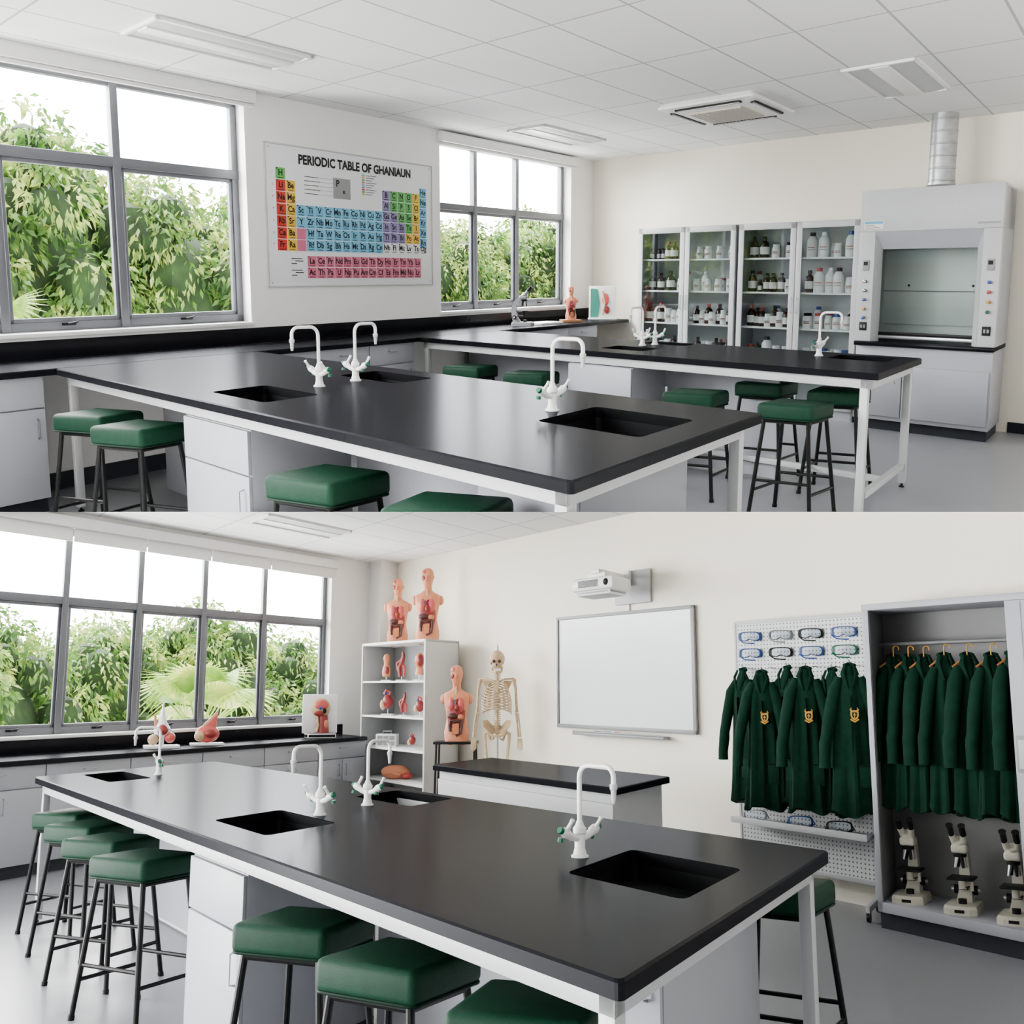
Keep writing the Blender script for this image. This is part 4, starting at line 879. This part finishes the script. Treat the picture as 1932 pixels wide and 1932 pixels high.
root=empty("projector",Fw.p(-3.65,-.3,2.3),"white short-throw projector on a wall arm above the whiteboard","projector")
b=B();Fw.box(b,-3.86,-3.42,-.04,0,2.2,2.5,LGREY,.006);mk(b,"wall_plate",root)
b=B();Fw.box(b,-3.78,-3.68,-.62,-.03,2.42,2.46,WHITE,.008);Fw.box(b,-3.82,-3.64,-.1,-.04,2.36,2.5,WHITE,.01);Fw.box(b,-3.84,-3.62,-.6,-.36,2.385,2.43,WHITE,.006);mk(b,"mount_arm",root)
b=B();Fw.box(b,-4.0,-3.48,-.68,-.30,2.27,2.385,WHITE,.035,);Fw.box(b,-3.95,-3.53,-.65,-.33,2.235,2.28,GREY,.015);mk(b,"projector_body",root)
b=B();Fw.box(b,-3.9,-3.66,-.688,-.678,2.30,2.36,GREY,.004)
for j in range(6): Fw.box(b,-3.89,-3.67,-.692,-.687,2.305+.009*j,2.308+.009*j,BLK)
mk(b,"vent_grille",root)
b=B();b.ell(Fw.p(-3.56,-.675,2.33),(.03,.03,.03),BLK,10);mk(b,"lens",root)
# pegboard
g0,g1=-2.46,-1.38;pa=5.93
root=empty("pegboard_stand",(pa,(g0+g1)/2,0),"tall white perforated pegboard stand on casters holding goggles and coats","pegboard")
b=B();b.box(pa,pa+.02,g0,g1,.2,1.95,PEGM);mk(b,"perforated_panel",root,uv=lambda c:(c[1]+5,c[2]))
b=B()
for y0,y1,c0,c1 in((g0-.01,g0+.012,.08,1.96),(g1-.012,g1+.01,.08,1.96),(g0,g1,1.94,1.965),(g0,g1,.18,.21)): b.box(pa-.005,pa+.03,y0,y1,c0,c1,LGREY,.003)
for y in(g0,g1-.03): b.box(pa-.25,pa+.1,y,y+.03,.06,.10,LGREY,.004)
mk(b,"stand_frame",root)
b=B();b.box(pa-.22,pa,g0,g1,.49,.51,LGREY,.003);b.box(pa-.225,pa-.215,g0,g1,.49,.535,LGREY,.002);mk(b,"shelf",root)
for y in(g0+.015,g1-.015):
    for aa in(pa-.22,pa+.08):
        b=B();b.tube([(aa,y-.012,.03),(aa,y+.012,.03)],.03,BLACKM,14);b.box(aa-.015,aa+.015,y-.016,y+.016,.03,.065,GREY,.003);mk(b,"caster",root)
for r_,z in enumerate((1.84,1.715)):
    for c,y in enumerate((-2.30,-2.03,-1.775,-1.515)):
        fm=[[BLUEP,GREY,BLK,BLUEP],[BLUEP,BLK,BLUEP,GTIP]][r_][c];cl={BLUEP.name:"blue",GREY.name:"grey",BLK.name:"black",GTIP.name:"green"}[fm.name]
        goggles((pa-.035,y,z),(-1,0),cl+"-framed clear safety goggles hanging on the pegboard",fm,"goggles on the pegboard")
for y,fm,cl in((-2.28,LGREY,"clear"),(-1.9,BLUEP,"blue"),(-1.6,BLK,"black")):
    goggles((pa-.12,y,.55),(-1,.2),cl+" safety goggles lying on the pegboard shelf",fm,"goggles on the pegboard shelf")
for j,(y,ff) in enumerate(((-2.36,-.5),(-2.15,.15),(-1.97,-.6),(-1.785,.1),(-1.61,-.45),(-1.45,.2))):
    cr=bool(j%2);dz=(.0,-.02,.01,.0,-.01,.015)[j]
    coat((pa-(.2 if cr else .1),y,1.59+dz),(-1,ff),"dark green lab coat "+("with gold school crest " if cr else "")+"hanging on the pegboard","green coats on the pegboard",L=.95,w=.92 if cr else .85,seed=j,crest=cr,sleeve_spread=.02)
    b=B();b.tube([(pa,y,1.61),(pa-(.18 if cr else .08),y,1.60+dz),(pa-(.21 if cr else .11),y,1.63+dz)],.004,CHROME,6);mk(b,"coat_hook",loc=(pa,y,1.6),label="metal hook on the pegboard",cat="hook",group="coat hooks")
# locker
l0,l1,lf=-1.31,.28,5.62
root=empty("tambour_cupboard",(5.85,-.5,0),"tall grey storage cupboard with sliding shutter open, coats inside","cupboard")
b=B();t=.035
b.box(lf,AW-.01,l0,l0+t,.1,1.97,CAB,.003);b.box(lf,AW-.01,l1-t,l1,.1,1.97,CAB,.003);b.box(lf-.01,AW-.01,l0-.01,l1,1.95,1.99,CAB,.003);b.box(AW-.03,AW-.01,l0,l1,.1,1.97,LOCKIN);b.box(lf,AW-.01,l0,l1,.1,.16,CAB,.003);b.box(lf+.01,AW-.03,l0+t,l0+t+.006,.16,1.95,LOCKIN);mk(b,"carcass",root)
b=B();b.box(lf+.03,AW-.02,l0+.01,l1-.01,0,.1,PLINTH);mk(b,"plinth",root)
b=B();b.box(lf+.005,lf+.03,-.44,l1-t,.16,1.95,CAB,.003)
for j in range(18): b.box(lf+.002,lf+.006,-.36+.035*j,-.356+.035*j,.17,1.94,GREY)
d=mk(b,"sliding_shutter",root)
b=B();b.box(lf-.006,lf+.006,-.43,-.37,1.0,1.2,GREY,.004);b.box(lf-.008,lf-.005,-.42,-.38,1.02,1.18,LGREY,.002);mk(b,"handle",d)
b=B();b.tube([(lf-.002,-.40,.86),(lf-.012,-.40,.86)],.014,CHROME,12);mk(b,"lock",d)
b=B();b.tube([(5.84,l0+t,1.74),(5.84,-.3,1.74)],.012,CHROME,10);mk(b,"hanging_rail",root)
for j,(y,ff) in enumerate(((-1.16,.7),(-1.06,.9),(-.96,.5),(-.83,.35),(-.69,.6),(-.55,.5),(-.43,.8))):
    coat((5.84,y,1.66-.004*(j%3)),(-1,ff),"dark green lab coat on a hanger inside the open cupboard","green coats in the cupboard",L=.93,w=.8,seed=20+j,sleeve_spread=.01,hanger=True)
IV=mat("ivory_enamel",(.50,.475,.39),.4,noise=.02)
for y in(-1.12,-.80,-.50): microscope((5.81,y,.16),(-1,-.1),"ivory microscope stored on the cupboard floor",IV,BLK,1.1,"microscopes in the cupboard",IV)
troffer(3.32,4.42,-7.1,-6.6,CH)
for j,(a,b_,s,zz) in enumerate(((-.6,-12.5,.8,-.75),(1.3,-12.2,.82,-.9),(3.2,-12.6,.78,-.7),(5.0,-12.3,.84,-.8),(6.9,-12.6,.8,-.85),(8.8,-12.9,.78,-.8),(10.8,-13.2,.8,-.8))):
    m_,cb=TM[(j+1)%2];tree((a,b_,zz),m_,tcopy(cb),s,2.0,"dense leafy green tree outside the wide window",j*1.7)
palm((4.1,-10.2,.85),(0,1),1.15,"fan palm with bright green fronds outside the wide window")
# ------------------------------------------------ added edge-on sheet, unseen, stops light passing between the rooms
sl=-60/f
b=B();b.poly([(x,y,sl*y) for x,y in((-9.5,-.3),(-4.2,10.7),(1.1,10.7),(3.97,5.8),(5.4,3.5),(5.4,-2.5),(-9.5,-2.5))],WALL)
me=bpy.data.meshes.new("light_blocker");b.bm.to_mesh(me);me.materials.append(WALL);o=bpy.data.objects.new("light_blocker",me);COL.objects.link(o);o["kind"]="structure"
# ------------------------------------------------ trim storeys where they meet the plane of the added sheet
bpy.context.view_layer.update()
nrm=Vector((0,-sl,1)).normalized()
for RR,sg in((UP,1),(LO,-1)):
    dead=[]
    for o in RR.obs:
        if o.type!='MESH': continue
        mw=o.matrix_world;hs=[sg*nrm.dot(mw@Vector(c)) for c in o.bound_box]
        if min(hs)>=0: continue
        if max(hs)<=0: dead.append(o);continue
        if o.data.users>1:o.data=o.data.copy()
        bm=bmesh.new();bm.from_mesh(o.data);inv=mw.inverted();co=inv@Vector((0,0,0));nn=(mw.to_3x3().transposed()@nrm)*sg
        bmesh.ops.bisect_plane(bm,geom=bm.verts[:]+bm.edges[:]+bm.faces[:],dist=1e-5,plane_co=co,plane_no=nn.normalized(),clear_inner=True)
        if not bm.verts: dead.append(o)
        bm.to_mesh(o.data);bm.free()
    for o in dead:
        for c in list(o.children):
            if c not in dead: dead.append(c)
    for o in dead: bpy.data.objects.remove(o)
    for o in [x for x in bpy.data.objects if x.type=='EMPTY' and not x.children]: bpy.data.objects.remove(o)
# ------------------------------------------------ world
w=bpy.data.worlds.new("sky");SC.world=w;w.use_nodes=True;nt=w.node_tree;N=nt.nodes;bg=N["Background"]
tc=N.new("ShaderNodeTexCoord");dt=N.new("ShaderNodeVectorMath");dt.operation='DOT_PRODUCT';dt.inputs[1].default_value=Vector((-.78,.6,.15)).normalized()
mr=N.new("ShaderNodeMapRange");mr.interpolation_type='SMOOTHSTEP';mr.inputs["From Min"].default_value=-.1;mr.inputs["From Max"].default_value=.6;mr.inputs["To Min"].default_value=2.2;mr.inputs["To Max"].default_value=38
nt.links.new(tc.outputs["Generated"],dt.inputs[0]);nt.links.new(dt.outputs["Value"],mr.inputs["Value"]);nt.links.new(mr.outputs[0],bg.inputs["Strength"])
bg.inputs["Color"].default_value=(1,.995,.99,1)
# ------------------------------------------------ camera
cd=bpy.data.cameras.new("camera");cd.sensor_width=36;cd.lens=36*f/1932;cd.shift_y=-60/1932.;cd.clip_start=.02;cd.clip_end=200
co=bpy.data.objects.new("camera",cd);co.rotation_euler=(math.pi/2,0,0);COL.objects.link(co);SC.camera=co
